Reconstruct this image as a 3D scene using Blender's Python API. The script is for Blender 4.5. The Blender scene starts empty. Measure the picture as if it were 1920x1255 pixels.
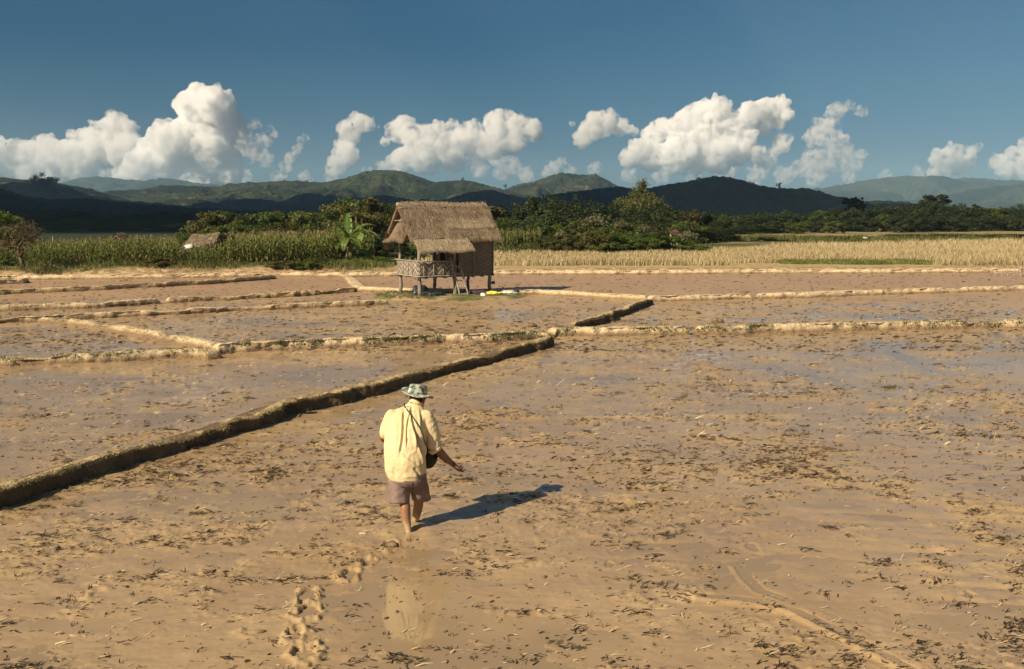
import bpy, math, random
import numpy as np
from mathutils import Vector
R = math.radians
random.seed(7); RNG = np.random.default_rng(7)
sc = bpy.context.scene
COL = sc.collection
# ------------------------------------------------------------------ camera
F = 1867.0; CH = 3.36; PITCH = math.atan(227.5 / F)
cam_d = bpy.data.cameras.new('camera'); cam = bpy.data.objects.new('camera', cam_d); COL.objects.link(cam)
cam_d.sensor_width = 36.0; cam_d.lens = 36.0 * F / 1920.0
cam_d.clip_start = 0.1; cam_d.clip_end = 80000
cam.location = (0, 0, CH); cam.rotation_euler = (math.pi / 2 - PITCH, 0, 0)
sc.camera = cam
CP, SP = math.cos(PITCH), math.sin(PITCH)
def ray(px, py):
    a = (px - 960.0) / F; b = -(py - 627.5) / F
    return Vector((a, CP + b * SP, -SP + b * CP))
def G(px, py, z=0.0):
    d = ray(px, py); t = (z - CH) / d.z
    return Vector((d.x * t, d.y * t, z))
def P(px, py, Y):
    d = ray(px, py); t = Y / d.y
    return Vector((d.x * t, Y, CH + d.z * t))
# ------------------------------------------------------------------ sun & sky
_f = G(767, 1000); _hat = P(786, 725, _f.y + .42); _tip = G(1044, 912)     # the hat's top and the tip of its shadow
SUN = (_hat - _tip).normalized(); SUN_EL = math.asin(SUN.z)
ld = bpy.data.lights.new('sun', 'SUN'); lo = bpy.data.objects.new('sun', ld); COL.objects.link(lo)
ld.energy = 5.0; ld.angle = R(0.5); ld.color = (1.0, 0.84, 0.61)
lo.rotation_euler = SUN.to_track_quat('Z', 'Y').to_euler()
w = bpy.data.worlds.new('World'); sc.world = w; w.use_nodes = True
nt = w.node_tree
bg = nt.nodes['Background']
sky = nt.nodes.new('ShaderNodeTexSky'); sky.sky_type = 'NISHITA'; sky.sun_disc = False
sky.sun_elevation = SUN_EL; sky.sun_rotation = math.atan2(SUN.x, SUN.y)
sky.altitude = 500; sky.air_density = 1.0; sky.dust_density = 0.0; sky.ozone_density = 3.0
tc = nt.nodes.new('ShaderNodeTexCoord'); sx = nt.nodes.new('ShaderNodeSeparateXYZ'); nt.links.new(tc.outputs['Generated'], sx.inputs[0])
rp = nt.nodes.new('ShaderNodeValToRGB'); nt.links.new(sx.outputs[2], rp.inputs[0])
rp.color_ramp.elements[0].position = 0.0; rp.color_ramp.elements[0].color = (.23, .35, .48, 1)
rp.color_ramp.elements[1].position = .6; rp.color_ramp.elements[1].color = (.84, .80, .72, 1)
for ps, cc in ((.06, (.22, .365, .49, 1)), (.12, (.25, .445, .52, 1)), (.25, (.30, .52, .56, 1))):
    e = rp.color_ramp.elements.new(ps); e.color = cc
mx = nt.nodes.new('ShaderNodeMix'); mx.data_type = 'RGBA'; mx.blend_type = 'MULTIPLY'; mx.inputs[0].default_value = 1.0
nt.links.new(sky.outputs[0], mx.inputs[6]); nt.links.new(rp.outputs[0], mx.inputs[7]); nt.links.new(mx.outputs[2], bg.inputs[0]); bg.inputs[1].default_value = 0.05
sc.view_settings.view_transform = 'Standard'; sc.view_settings.look = 'None'
sc.view_settings.exposure = 0.68; sc.view_settings.gamma = 1.0
sc.cycles.max_bounces = 22; sc.cycles.diffuse_bounces = 3; sc.cycles.glossy_bounces = 3
sc.cycles.transmission_bounces = 4; sc.cycles.transparent_max_bounces = 12; sc.cycles.volume_bounces = 20
sc.cycles.caustics_reflective = False; sc.cycles.caustics_refractive = False
# ------------------------------------------------------------------ numpy noise
def _hash(ix, iy, iz, seed):
    with np.errstate(over='ignore'):
        h = (ix.astype(np.uint32) * np.uint32(374761393) + iy.astype(np.uint32) * np.uint32(668265263)
             + iz.astype(np.uint32) * np.uint32(2147483647) + np.uint32(seed * 69069 + 12345))
        h = (h ^ (h >> np.uint32(13))) * np.uint32(1274126177)
        h = (h ^ (h >> np.uint32(15))) * np.uint32(2246822519)
        h = h ^ (h >> np.uint32(16))
    return h.astype(np.float64) / 4294967295.0
def vn2(x, y, seed=0):
    fx = np.floor(x); fy = np.floor(y); ix = fx.astype(np.int64); iy = fy.astype(np.int64); z = ix * 0
    u = x - fx; v = y - fy; u = u * u * u * (u * (u * 6 - 15) + 10); v = v * v * v * (v * (v * 6 - 15) + 10)
    a = _hash(ix, iy, z, seed); b = _hash(ix + 1, iy, z, seed); c = _hash(ix, iy + 1, z, seed); d = _hash(ix + 1, iy + 1, z, seed)
    return (a * (1 - u) + b * u) * (1 - v) + (c * (1 - u) + d * u) * v
def vn3(x, y, z, seed=0):
    fx = np.floor(x); fy = np.floor(y); fz = np.floor(z)
    ix = fx.astype(np.int64); iy = fy.astype(np.int64); iz = fz.astype(np.int64)
    u = x - fx; v = y - fy; w_ = z - fz; u = u * u * (3 - 2 * u); v = v * v * (3 - 2 * v); w_ = w_ * w_ * (3 - 2 * w_)
    r = 0
    for dz in (0, 1):
        a = _hash(ix, iy, iz + dz, seed); b = _hash(ix + 1, iy, iz + dz, seed)
        c = _hash(ix, iy + 1, iz + dz, seed); d = _hash(ix + 1, iy + 1, iz + dz, seed)
        r = r + ((a * (1 - u) + b * u) * (1 - v) + (c * (1 - u) + d * u) * v) * (w_ if dz else 1 - w_)
    return r
def fbm2(x, y, oct=4, seed=0, gain=0.5):
    s = 0; a = 1; t = 0
    for k in range(oct):
        s = s + a * (vn2(x, y, seed + k * 17) - 0.5); t += a; a *= gain
        x, y = x * 1.93 + y * 0.5 + 3.1, y * 1.93 - x * 0.5 + 7.7
    return s / t * 2
def fbm3(x, y, z, oct=4, seed=0, gain=0.5):
    s = 0; a = 1; t = 0
    for k in range(oct):
        s = s + a * (vn3(x, y, z, seed + k * 17) - 0.5); t += a; a *= gain; x = x * 2.03 + 1.7; y = y * 2.03 + 9.2; z = z * 2.03 + 4.1
    return s / t * 2
def sstep(a, b, x):
    t = np.clip((x - a) / (b - a), 0, 1); return t * t * (3 - 2 * t)
# ------------------------------------------------------------------ mesh helpers
def mesh_np(name, V, Fc, mat=None, parent=None, smooth=False, nper=None, attrs=None):
    """V (n,3) array; Fc (m,k) int array"""
    V = np.asarray(V, dtype=np.float32); Fc = np.asarray(Fc, dtype=np.int32); k = Fc.shape[1]
    me = bpy.data.meshes.new(name)
    me.vertices.add(len(V)); me.vertices.foreach_set('co', V.ravel())
    me.loops.add(Fc.size); me.loops.foreach_set('vertex_index', Fc.ravel())
    me.polygons.add(len(Fc)); me.polygons.foreach_set('loop_start', np.arange(0, Fc.size, k, dtype=np.int32))
    if smooth: me.polygons.foreach_set('use_smooth', np.ones(len(Fc), dtype=bool))
    if attrs:
        for an, av in attrs.items():
            at = me.attributes.new(an, 'FLOAT', 'POINT'); at.data.foreach_set('value', np.asarray(av, dtype=np.float32))
    me.update(calc_edges=True)
    if mat: me.materials.append(mat)
    o = bpy.data.objects.new(name, me); COL.objects.link(o)
    if parent: o.parent = parent
    return o
def tag(o, label=None, cat=None, group=None, kind=None):
    if label: o['label'] = label
    if cat: o['category'] = cat
    if group: o['group'] = group
    if kind: o['kind'] = kind
    return o
def empty(name, loc=(0, 0, 0), rz=0.0):
    o = bpy.data.objects.new(name, None); COL.objects.link(o); o.location = loc; o.rotation_euler = (0, 0, rz)
    o.empty_display_size = 0.3
    return o
def copy_tree(o, parent=None, top=True):
    c = o.copy(); COL.objects.link(c)
    if parent: c.parent = parent
    for ch in [x for x in bpy.data.objects if x.parent == o]: copy_tree(ch, c, False)
    return c
# ------------------------------------------------------------------ node helpers
class N:
    def __init__(s, name, disp=False):
        s.m = bpy.data.materials.new(name); s.m.use_nodes = True; s.t = s.m.node_tree; s.t.nodes.clear()
        s.out = s.n('ShaderNodeOutputMaterial')
    def n(s, typ, **kw):
        nd = s.t.nodes.new(typ)
        for k, v in kw.items(): setattr(nd, k, v)
        return nd
    def l(s, a, b): s.t.links.new(a, b)
    def set(s, sock, v):
        if hasattr(v, 'is_output') or isinstance(v, bpy.types.NodeSocket): s.l(v, sock)
        else:
            if isinstance(v, (tuple, list)) and len(v) == 3 and sock.type == 'RGBA': v = (*v, 1)
            sock.default_value = v
    def math(s, op, a, b=0.0, c=None, clamp=False):
        nd = s.n('ShaderNodeMath', operation=op, use_clamp=clamp); s.set(nd.inputs[0], a); s.set(nd.inputs[1], b)
        if c is not None: s.set(nd.inputs[2], c)
        return nd.outputs[0]
    def mix(s, f, a, b, mode='MIX'):
        nd = s.n('ShaderNodeMix', data_type='RGBA', blend_type=mode); s.set(nd.inputs[0], f); s.set(nd.inputs[6], a); s.set(nd.inputs[7], b)
        return nd.outputs[2]
    def noise(s, vec, scale, detail=4, rough=0.5, dist=0.0):
        nd = s.n('ShaderNodeTexNoise'); 
        if vec is not None: s.l(vec, nd.inputs['Vector'])
        nd.inputs['Scale'].default_value = scale; nd.inputs['Detail'].default_value = detail
        nd.inputs['Roughness'].default_value = rough; nd.inputs['Distortion'].default_value = dist
        return nd.outputs['Fac']
    def ramp(s, v, a, b, lo=0.0, hi=1.0, smooth=True):
        nd = s.n('ShaderNodeMapRange', interpolation_type='SMOOTHSTEP' if smooth else 'LINEAR')
        s.set(nd.inputs[0], v); nd.inputs[1].default_value = a; nd.inputs[2].default_value = b
        s.set(nd.inputs[3], lo); s.set(nd.inputs[4], hi)
        return nd.outputs[0]
    def pos(s): return s.n('ShaderNodeNewGeometry').outputs['Position']
    def obj(s): return s.n('ShaderNodeTexCoord').outputs['Object']
    def scale(s, vec, sc3):
        nd = s.n('ShaderNodeMapping'); s.l(vec, nd.inputs[0]); nd.inputs['Scale'].default_value = sc3; return nd.outputs[0]
    def xyz(s, vec):
        nd = s.n('ShaderNodeSeparateXYZ'); s.l(vec, nd.inputs[0]); return nd.outputs
    def bump(s, h, strength=0.5, dist=0.01, normal=None):
        nd = s.n('ShaderNodeBump'); s.set(nd.inputs['Height'], h); s.set(nd.inputs['Strength'], strength); s.set(nd.inputs['Distance'], dist)
        if normal is not None: s.l(normal, nd.inputs['Normal'])
        return nd.outputs[0]
    def pbr(s, col, rough=0.8, normal=None, spec=0.5, ior=None, **kw):
        nd = s.n('ShaderNodeBsdfPrincipled'); s.set(nd.inputs['Base Color'], col); s.set(nd.inputs['Roughness'], rough)
        s.set(nd.inputs['Specular IOR Level'], spec)
        if ior: nd.inputs['IOR'].default_value = ior
        if normal is not None: s.l(normal, nd.inputs['Normal'])
        for k, v in kw.items(): s.set(nd.inputs[k], v)
        return nd.outputs[0]
    def done(s, shader): s.l(shader, s.out.inputs['Surface']); return s.m
# ------------------------------------------------------------------ clouds
def ico(sub):
    import bmesh
    bm = bmesh.new(); bmesh.ops.create_icosphere(bm, subdivisions=sub, radius=1.0)
    V = np.array([v.co[:] for v in bm.verts]); Fc = np.array([[v.index for v in f.verts] for f in bm.faces]); bm.free()
    return V, Fc
ICO2 = ico(2); ICO3 = ico(3)
def cloud_mat(name, dens, px_=16., lo=.36, hi=.60):
    m = N(name)
    v = m.n('ShaderNodeVolumeScatter'); v.inputs['Color'].default_value = (0.935, 0.90, 0.855, 1)
    n = m.noise(m.obj(), 1 / (px_ * CD / F), 6, .64); m.l(m.ramp(n, lo, hi, 0.0, dens), v.inputs['Density'])
    m.l(v.outputs[0], m.out.inputs['Volume'])
    return m.m
CLOUD_G = 0.0
CD = 14000.0
def make_cloud(puffs, label, D=CD, mat=None, seed=0, vox=9.0, amp=1.0, squash=1.0):
    k = D / F
    c = P(sum(p[0] for p in puffs) / len(puffs), sum(p[1] for p in puffs) / len(puffs), D)
    rr = np.random.default_rng(seed)
    Vs, Fs = [], []; n = 0
    bv, bf = ICO3
    for (px, py, r) in puffs:
        R_ = r * k * 1.12
        q = P(px, py, D + rr.uniform(-0.8, 0.8) * R_) - c
        V = bv * R_ * np.array([1, 1, 0.95]) + np.array(q[:])
        Vs.append(V); Fs.append(bf + n); n += len(bv)
        for j in range(7):                     # small turrets budding off each puff
            d = rr.normal(size=3); d[2] = abs(d[2]) * 0.8; d[1] = -abs(d[1]) if rr.random() < .7 else d[1]; d /= np.linalg.norm(d)
            r2 = R_ * rr.uniform(0.28, 0.5)
            V = bv * r2 + np.array(q[:]) + d * (R_ * 0.93 - r2 * 0.35)
            Vs.append(V); Fs.append(bf + n); n += len(bv)
    tmp = mesh_np('cloud', np.concatenate(Vs), np.concatenate(Fs))
    md = tmp.modifiers.new('r', 'REMESH'); md.mode = 'VOXEL'; md.voxel_size = vox * k * 0.25; md.adaptivity = 0
    dg = bpy.context.evaluated_depsgraph_get(); ev = tmp.evaluated_get(dg)
    me = bpy.data.meshes.new_from_object(ev)
    old = tmp.data; bpy.data.objects.remove(tmp); bpy.data.meshes.remove(old)
    nv = len(me.vertices); co = np.empty(nv * 3, np.float32); me.vertices.foreach_get('co', co); co = co.reshape(-1, 3).astype(float)
    no = np.empty(nv * 3, np.float32); me.vertices.foreach_get('normal', no); no = no.reshape(-1, 3)
    q = co / k
    d1 = np.abs(fbm3(q[:, 0] / 14, q[:, 1] / 14, q[:, 2] / 14, 4, seed + 5, 0.55))   # billowed
    d2 = fbm3(q[:, 0] / 40, q[:, 1] / 40, q[:, 2] / 40, 3, seed + 9)
    co = co + no * ((d1[:, None] * 10 - 2.2) * amp + d2[:, None] * 6 * amp) * k
    me.vertices.foreach_set('co', co.astype(np.float32).ravel()); 
    me.polygons.foreach_set('use_smooth', np.ones(len(me.polygons), dtype=bool)); me.update()
    me.materials.clear(); me.materials.append(mat)
    o = bpy.data.objects.new('cloud', me); COL.objects.link(o); o.location = c
    tag(o, label, 'cloud', kind='structure')
    return o
HAZE = 1.0e-4
# ================================================================== MATERIALS (ground)
def mat_mud():
    m = N('paddy mud'); p = m.pos(); z = m.xyz(p)[2]
    flat = m.scale(p, (1, 1, 0.0)); st = m.scale(p, (0.55, 1.25, 0.0))
    n1 = m.noise(flat, 0.35, 4); n2 = m.noise(st, 11, 7, 0.68); n3 = m.noise(flat, 85, 4, 0.7); n4 = m.noise(flat, 1.7, 5, 0.6)
    col = m.mix(m.ramp(n1, .38, .62), (.362, .250, .131), (.425, .302, .163))
    col = m.mix(m.ramp(n4, .5, .72), col, (.47, .335, .19))
    col = m.mix(m.ramp(n3, .56, .74, 0, .7), col, (.17, .115, .068))
    col = m.mix(m.ramp(n2, .56, .72, 0, .45), col, (.50, .35, .20))
    col = m.mix(m.ramp(m.xyz(p)[1], 30, 48, 0, .55), col, (.36, .215, .13))
    sp = m.noise(m.scale(p, (.7, 1.5, 0)), 150, 3, .6); pt = m.noise(flat, 2.2, 4, .6); col = m.mix(m.math('MULTIPLY', m.ramp(sp, .60, .68), m.ramp(pt, .38, .62, .15, .9)), col, (.075, .052, .032))
    hz = m.math('ADD', z, m.math('MULTIPLY', m.math('SUBTRACT', n2, .5), .016))
    hz = m.math('ADD', hz, m.math('MULTIPLY', m.math('SUBTRACT', n3, .5), .006))
    dry = m.ramp(hz, 0.002, 0.026)
    col = m.mix(dry, m.mix(.35, col, (.22, .15, .095)), col)
    rough = m.ramp(hz, 0.001, 0.024, .08, .42)
    h = m.math('ADD', m.math('MULTIPLY', n2, .022), m.math('MULTIPLY', n3, .006))
    b = m.bump(h, m.math('MULTIPLY_ADD', dry, .9, .05), 1.0)
    return m.done(m.pbr(col, rough, b, .5, 1.33))
def mat_water():
    m = N('muddy water'); p = m.pos(); flat = m.scale(p, (1, 1, 0))
    n1 = m.noise(flat, .8, 4); n2 = m.noise(m.scale(p, (.5, 1.6, 0)), 3.0, 4)
    col = m.mix(m.ramp(n1, .4, .65), (.270, .194, .114), (.330, .236, .134))
    rough = m.ramp(n2, .45, .65, .02, .07)
    b = m.bump(m.noise(flat, 9, 2), .04, .01)
    return m.done(m.pbr(col, rough, b, .5, 1.33))
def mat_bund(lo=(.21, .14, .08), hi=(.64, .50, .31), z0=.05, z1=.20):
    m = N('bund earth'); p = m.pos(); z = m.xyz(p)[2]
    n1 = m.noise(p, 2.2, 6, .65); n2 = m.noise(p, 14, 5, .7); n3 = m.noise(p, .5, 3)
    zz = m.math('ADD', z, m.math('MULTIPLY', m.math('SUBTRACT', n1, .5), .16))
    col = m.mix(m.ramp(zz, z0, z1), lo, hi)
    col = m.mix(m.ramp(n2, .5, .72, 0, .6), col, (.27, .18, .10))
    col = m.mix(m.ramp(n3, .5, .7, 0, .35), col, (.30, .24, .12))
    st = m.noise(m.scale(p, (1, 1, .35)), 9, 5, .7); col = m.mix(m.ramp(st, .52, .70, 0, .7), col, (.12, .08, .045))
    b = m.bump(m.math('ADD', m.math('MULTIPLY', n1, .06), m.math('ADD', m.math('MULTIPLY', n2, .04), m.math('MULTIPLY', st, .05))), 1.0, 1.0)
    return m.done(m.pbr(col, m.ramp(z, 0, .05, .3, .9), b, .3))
def mat_ground():
    m = N('ground soil and grass'); p = m.pos()
    a = lambda k: m.n('ShaderNodeAttribute', attribute_name=k).outputs['Fac']
    n1 = m.noise(p, .35, 6, .6); n2 = m.noise(p, 3, 6, .7); n3 = m.noise(p, .03, 5, .6); st = m.noise(m.scale(p, (.02, .25, 0)), 1.0, 5, .6)
    grass = m.mix(m.ramp(n1, .4, .65), (.065, .085, .022), (.17, .14, .055))
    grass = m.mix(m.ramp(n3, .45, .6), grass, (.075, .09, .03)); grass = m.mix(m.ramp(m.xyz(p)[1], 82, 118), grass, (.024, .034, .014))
    soil = m.mix(m.ramp(n2, .42, .6), (.24, .15, .085), (.47, .34, .20))
    straw = m.mix(m.ramp(n2, .4, .65), (.30, .23, .11), (.47, .37, .19))
    fallow = m.mix(m.ramp(st, .4, .62), (.30, .225, .12), (.19, .16, .075))
    col = m.mix(a('soil'), grass, soil); col = m.mix(a('straw'), col, straw); col = m.mix(a('fallow'), col, fallow)
    b = m.bump(m.math('ADD', m.math('MULTIPLY', n1, .15), m.math('MULTIPLY', n2, .06)), .8, 1.0)
    return m.done(m.pbr(col, .92, b, .2))
def mat_simple(name, c1, c2, scale=8, rough=.85, bump=.0, spec=.3, det=5, lo=.38, hi=.62, obj=True, transl=0.0, stretch=None, **kw):
    m = N(name); p = m.obj() if obj else m.pos()
    if stretch: p = m.scale(p, stretch)
    n = m.noise(p, scale, det, .6)
    col = m.mix(m.ramp(n, lo, hi), c1, c2)
    b = m.bump(n, .8, bump) if bump else None
    s = m.pbr(col, rough, b, spec, **kw)
    if transl:
        t = m.n('ShaderNodeBsdfTranslucent'); m.l(col, t.inputs[0])
        mx = m.n('ShaderNodeMixShader'); mx.inputs[0].default_value = transl; m.l(s, mx.inputs[1]); m.l(t.outputs[0], mx.inputs[2]); s = mx.outputs[0]
    return m.done(s)
def mat_leaf(name, c1, c2, c3=None, scale=.6, transl=.25, rough=.55, vscale=None):
    """foliage: clump sized colour patches, per object shift, fine grain"""
    m = N(name); p = m.obj(); oi = m.n('ShaderNodeObjectInfo').outputs['Random']
    n = m.noise(p, scale, 3, .6); n2 = m.noise(p, scale * 9, 3, .6)
    col = m.mix(m.ramp(n, .4, .6), c1, c2)
    col = m.mix(m.ramp(n2, .5, .75, 0, .7), col, c3 or c2)
    hs = m.n('ShaderNodeHueSaturation'); m.l(col, hs.inputs['Color'])
    m.set(hs.inputs['Value'], m.ramp(oi, 0, 1, .75, 1.25, False)); m.set(hs.inputs['Hue'], m.ramp(m.math('FRACT', m.math('MULTIPLY', oi, 7.3)), 0, 1, .485, .515, False))
    col = hs.outputs[0]
    s = m.pbr(col, rough, None, .25)
    t = m.n('ShaderNodeBsdfTranslucent'); m.l(col, t.inputs[0])
    mx = m.n('ShaderNodeMixShader'); mx.inputs[0].default_value = transl; m.l(s, mx.inputs[1]); m.l(t.outputs[0], mx.inputs[2])
    return m.done(mx.outputs[0])
M = {}
M['mud'] = mat_mud(); M['water'] = mat_water(); M['bund'] = mat_bund(); M['ground'] = mat_ground(); M['bund_shaded'] = mat_bund((.115, .075, .042), (.50, .38, .21), .165, .225)  # second bund earth is a darker copy, shade of sunless faces painted in
def mat_isl(name, c1, c2, rough=.85, transl=0.0, power=1.0):
    m = N(name); r_ = m.n('ShaderNodeNewGeometry').outputs['Random Per Island']; col = m.mix(m.math('POWER', r_, power), c1, c2); s = m.pbr(col, rough, None, .2)
    if transl:
        t = m.n('ShaderNodeBsdfTranslucent'); m.l(col, t.inputs[0]); mx = m.n('ShaderNodeMixShader'); mx.inputs[0].default_value = transl; m.l(s, mx.inputs[1]); m.l(t.outputs[0], mx.inputs[2]); s = mx.outputs[0]
    return m.done(s)
M['straw_bit'] = mat_isl('rotting straw', (.016, .012, .008), (.12, .085, .05), power=1.8)
M['straw_pale'] = mat_simple('pale straw', (.34, .25, .14), (.50, .40, .25), 3, .8, obj=False)
M['grass'] = mat_simple('bund grass', (.19, .165, .07), (.42, .34, .18), 1.3, .7, obj=False, transl=.2)
M['grass_dark'] = mat_simple('bund grass green', (.055, .085, .022), (.13, .13, .045), 1.3, .7, obj=False, transl=.2)

# ================================================================== PADDY MUD + WATER
# footprints (x, y, r, depth) and furrows
PR = []
for (px, py, r) in [(576, 1226, .085), (556, 1193, .075), (575, 1150, .09), (580, 1118, .08), (652, 1082, .08), (690, 1055, .06), (735, 1024, .07),
                    (1146, 1006, .06), (1152, 1034, .06), (1142, 1060, .055), (1376, 1058, .06), (1820, 1117, .06), (1290, 1125, .06), (1412, 1026, .07), (1230,1010,.05), (1400, 975, .06)]:
    g = G(px, py); PR.append((g.x, g.y, r, .05 if px < 760 else .035, .028 if px < 760 else .006))
FUR = [([(1384, 1062), (1398, 1082), (1425, 1108), (1470, 1123)], .035, -.05, .012),
       ([(1310, 1118), (1420, 1130), (1500, 1150), (1570, 1185), (1640, 1222), (1720, 1262), (1800, 1310)], .05, -.05, .032),
       ([(700, 779), (830, 784), (1000, 785), (1250, 782), (1500, 779)], .045, .022, .0),
       ([(1640, 640), (1690, 670), (1760, 700)], .2, -.02, .0)]
FURW = [([G(*q) for q in pts], w_, d_, rim) for pts, w_, d_, rim in FUR]
def seg_dist(X, Y, pts):
    best = np.full(X.shape, 1e9); side = np.zeros(X.shape)
    for a, b in zip(pts[:-1], pts[1:]):
        dx, dy = b.x - a.x, b.y - a.y; L2 = dx * dx + dy * dy
        t = np.clip(((X - a.x) * dx + (Y - a.y) * dy) / L2, 0, 1)
        ex = X - a.x - t * dx; ey = Y - a.y - t * dy; d = np.hypot(ex, ey)
        s = np.sign(ex * dy - ey * dx); m_ = d < best; best = np.where(m_, d, best); side = np.where(m_, s, side)
    return best, side
MAN = G(767, 1000)
def clump_density(X, Y):
    a = fbm2(X * .55 + 3, Y * .38 + 9, 4, 51); b = fbm2(X * 1.9, Y * 2.6, 4, 77, .65)
    d = sstep(.0, .50, .55 * a + .95 * b)
    for (px, py, rx, ry, k) in [(1330, 725, 1.6, 1.2, 1), (1120, 960, 1.4, .9, .8), (250, 990, 1.4, .6, .7), (700, 960, .7, .7, .9), (1690, 800, .9, .6, .8),
                                (650, 1040, .5, .35, .9), (1250, 870, 1.6, 1.2, .6), (60, 1060, .5, .5, .6), (900, 1010, 1.0, .5, .5)]:
        g = G(px, py); d = np.maximum(d, k * np.exp(-((X - g.x) / rx) ** 2 - ((Y - g.y) / ry) ** 2))
    # keep the mirror patch before the man and the smooth right corner calmer
    g = G(775, 1120); d = d * (1 - .85 * np.exp(-((X - g.x) / .42) ** 2 - ((Y - g.y) / 1.3) ** 2))
    g = G(1650, 1150); d = d * (1 - .7 * np.exp(-((X - g.x) / 1.6) ** 2 - ((Y - g.y) / 1.6) ** 2))
    return d
def mud_h(X, Y):
    near = 1 / (1 + np.maximum(Y - 25, 0) / 25)
    h = .014 * fbm2(X * .5, Y * .8, 4, 3) + .010 * fbm2(X * 2.6, Y * 4.2, 5, 11, .6)
    cd = clump_density(X, Y)
    h += (.004 + .020 * cd) * near * fbm2(X * 9, Y * 15, 4, 23, .65)
    r = np.abs(fbm2(X * 18, Y * 26, 3, 31, .6)); h += near * (.002 + .014 * cd) * r
    # plough drag lines on the right
    k = sstep(1.5, 4.5, X) * sstep(22, 12, Y)
    h += .013 * k * fbm2(X * .45, Y * 5.5 + X * .9, 3, 91)
    h += .0035 + .008 * sstep(18, 30, Y) + .010 * cd + .014 * sstep(32, 44, Y)
    # turned up lumps
    c = vn2(X * 5.3, Y * 5.3, 41) * vn2(X * 11, Y * 11, 43); h += near * .035 * sstep(.70, .9, c) * (.1 + cd)
    for (fx, fy, r_, dep, rim) in PR:
        d = np.hypot((X - fx), (Y - fy) * .62) / r_ + .75 * fbm2(X * 15, Y * 12, 3, 61)
        h = h - dep * sstep(1.0, .35, d) + rim * np.exp(-((d - 1.25) / .33) ** 2) * (.4 + 1.2 * vn2(X * 16, Y * 16, 63))
    for pts, w_, dep, rim in FURW:
        d, s = seg_dist(X, Y, pts); d = d / w_ + .2 * fbm2(X * 6, Y * 6, 2, 65)
        h = h + dep * np.exp(-d * d) + rim * np.exp(-((d - 1.7) / .9) ** 2) * (s > 0)
    g = G(775, 1110)   # film of water where the man is mirrored
    h -= .013 * np.exp(-((X - g.x) / .5) ** 4 - ((Y - g.y - .2) / 1.7) ** 4)
    dm = np.hypot(X - MAN.x, Y - MAN.y); h += .02 * np.exp(-((dm - .22) / .1) ** 2) * (.3 + vn2(X * 12, Y * 12, 67))
    return h
NR, NC = 760, 1200
s = np.linspace(0, 1, NR); y0_, y1_ = 3.0, 60.0
rowy = 1 / ((1 / y0_) * (1 - s) + (1 / y1_) * s)                 # closer rows near the camera
rowy = np.where(rowy < 6, rowy, rowy)
tcol = np.linspace(-.95, .95, NC)
YY = np.repeat(rowy[:, None], NC, 1); XX = YY * tcol[None, :] + np.sign(tcol)[None, :] * 3 * np.abs(tcol)[None, :] ** 2
ZZ = mud_h(XX, YY)
ii = np.arange(NR * NC).reshape(NR, NC)
Fq = np.stack([ii[:-1, :-1], ii[:-1, 1:], ii[1:, 1:], ii[1:, :-1]], -1).reshape(-1, 4)
mud = mesh_np('paddy_mud', np.stack([XX, YY, ZZ], -1).reshape(-1, 3), Fq, M['mud'], smooth=True)
tag(mud, 'wet churned brown mud of the ploughed rice paddies', 'mud', kind='structure')
wy = np.array([2.5, 60.2]); 
wv = [(-60, 2.5, 0), (60, 2.5, 0), (60, 60.2, 0), (-60, 60.2, 0)]
water = mesh_np('water', wv, [[0, 1, 2, 3]], M['water']); tag(water, 'thin sheet of muddy water over the paddies', 'water', kind='structure')

# ================================================================== STRAW DEBRIS
def strands(X, Y, Z, L, W, ang, pitch, bend, rr):
    """flat, bent 2-segment ribbons with a ridge (so they have body). arrays -> V,F"""
    n = len(X); ca, sa = np.cos(ang), np.sin(ang); cp, sp = np.cos(pitch), np.sin(pitch)
    V = np.zeros((n, 9, 3))
    for k, t in enumerate((-.5, 0, .5)):
        off = bend * L * (1 - 4 * t * t)
        cx = X + ca * cp * L * t - sa * off; cy = Y + sa * cp * L * t + ca * off; cz = Z + sp * L * (t + .5)
        wk = W * (1.0 if k < 2 else .45)
        V[:, k * 3 + 0] = np.stack([cx - sa * -wk, cy + ca * -wk, cz], -1)
        V[:, k * 3 + 1] = np.stack([cx, cy, cz + wk * 1.1], -1)
        V[:, k * 3 + 2] = np.stack([cx - sa * wk, cy + ca * wk, cz], -1)
    f = np.array([[0, 3, 4, 1], [1, 4, 5, 2], [3, 6, 7, 4], [4, 7, 8, 5]])
    Fc = (np.arange(n)[:, None, None] * 9 + f[None]).reshape(-1, 4)
    return V.reshape(-1, 3), Fc
def merge_(ps):
    Vs, Fs, n = [], [], 0
    for V, Fc in ps: Vs.append(V); Fs.append(Fc + n); n += len(V)
    return np.concatenate(Vs), np.concatenate(Fs)
def scatter_strands(n, ymin, ymax, xr, dens_pow, Lr, Wr, seed, up=.12, always=.12):
    r = np.random.default_rng(seed)
    Y = 1 / r.uniform(1 / ymax, 1 / ymin, n); X = r.uniform(-1, 1, n) * xr * Y
    cl = r.integers(0, max(1, n // 5), n)     # bunch some together
    d = clump_density(X, Y); keep = r.random(n) < (always + (1 - always) * d ** dens_pow)
    X, Y = X[keep], Y[keep]
    m_ = len(X); k = m_ // 2; j = r.integers(0, m_, k); X[:k] = X[j] + r.normal(0, .05, k); Y[:k] = Y[j] + r.normal(0, .045, k)
    Z = np.maximum(mud_h(X, Y), 0) + .001
    L = r.uniform(*Lr, m_) * r.uniform(.5, 1.3, m_); W = r.uniform(*Wr, m_) * r.lognormal(0, .45, m_)
    ang = r.normal(.12, .5, m_) + .5 * fbm2(X * .8, Y * .8, 2, seed) ; pitch = np.abs(r.normal(0, up, m_)); bend = r.normal(0, .12, m_)
    return X, Y, Z, L, W, ang, pitch, bend, r
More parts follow.
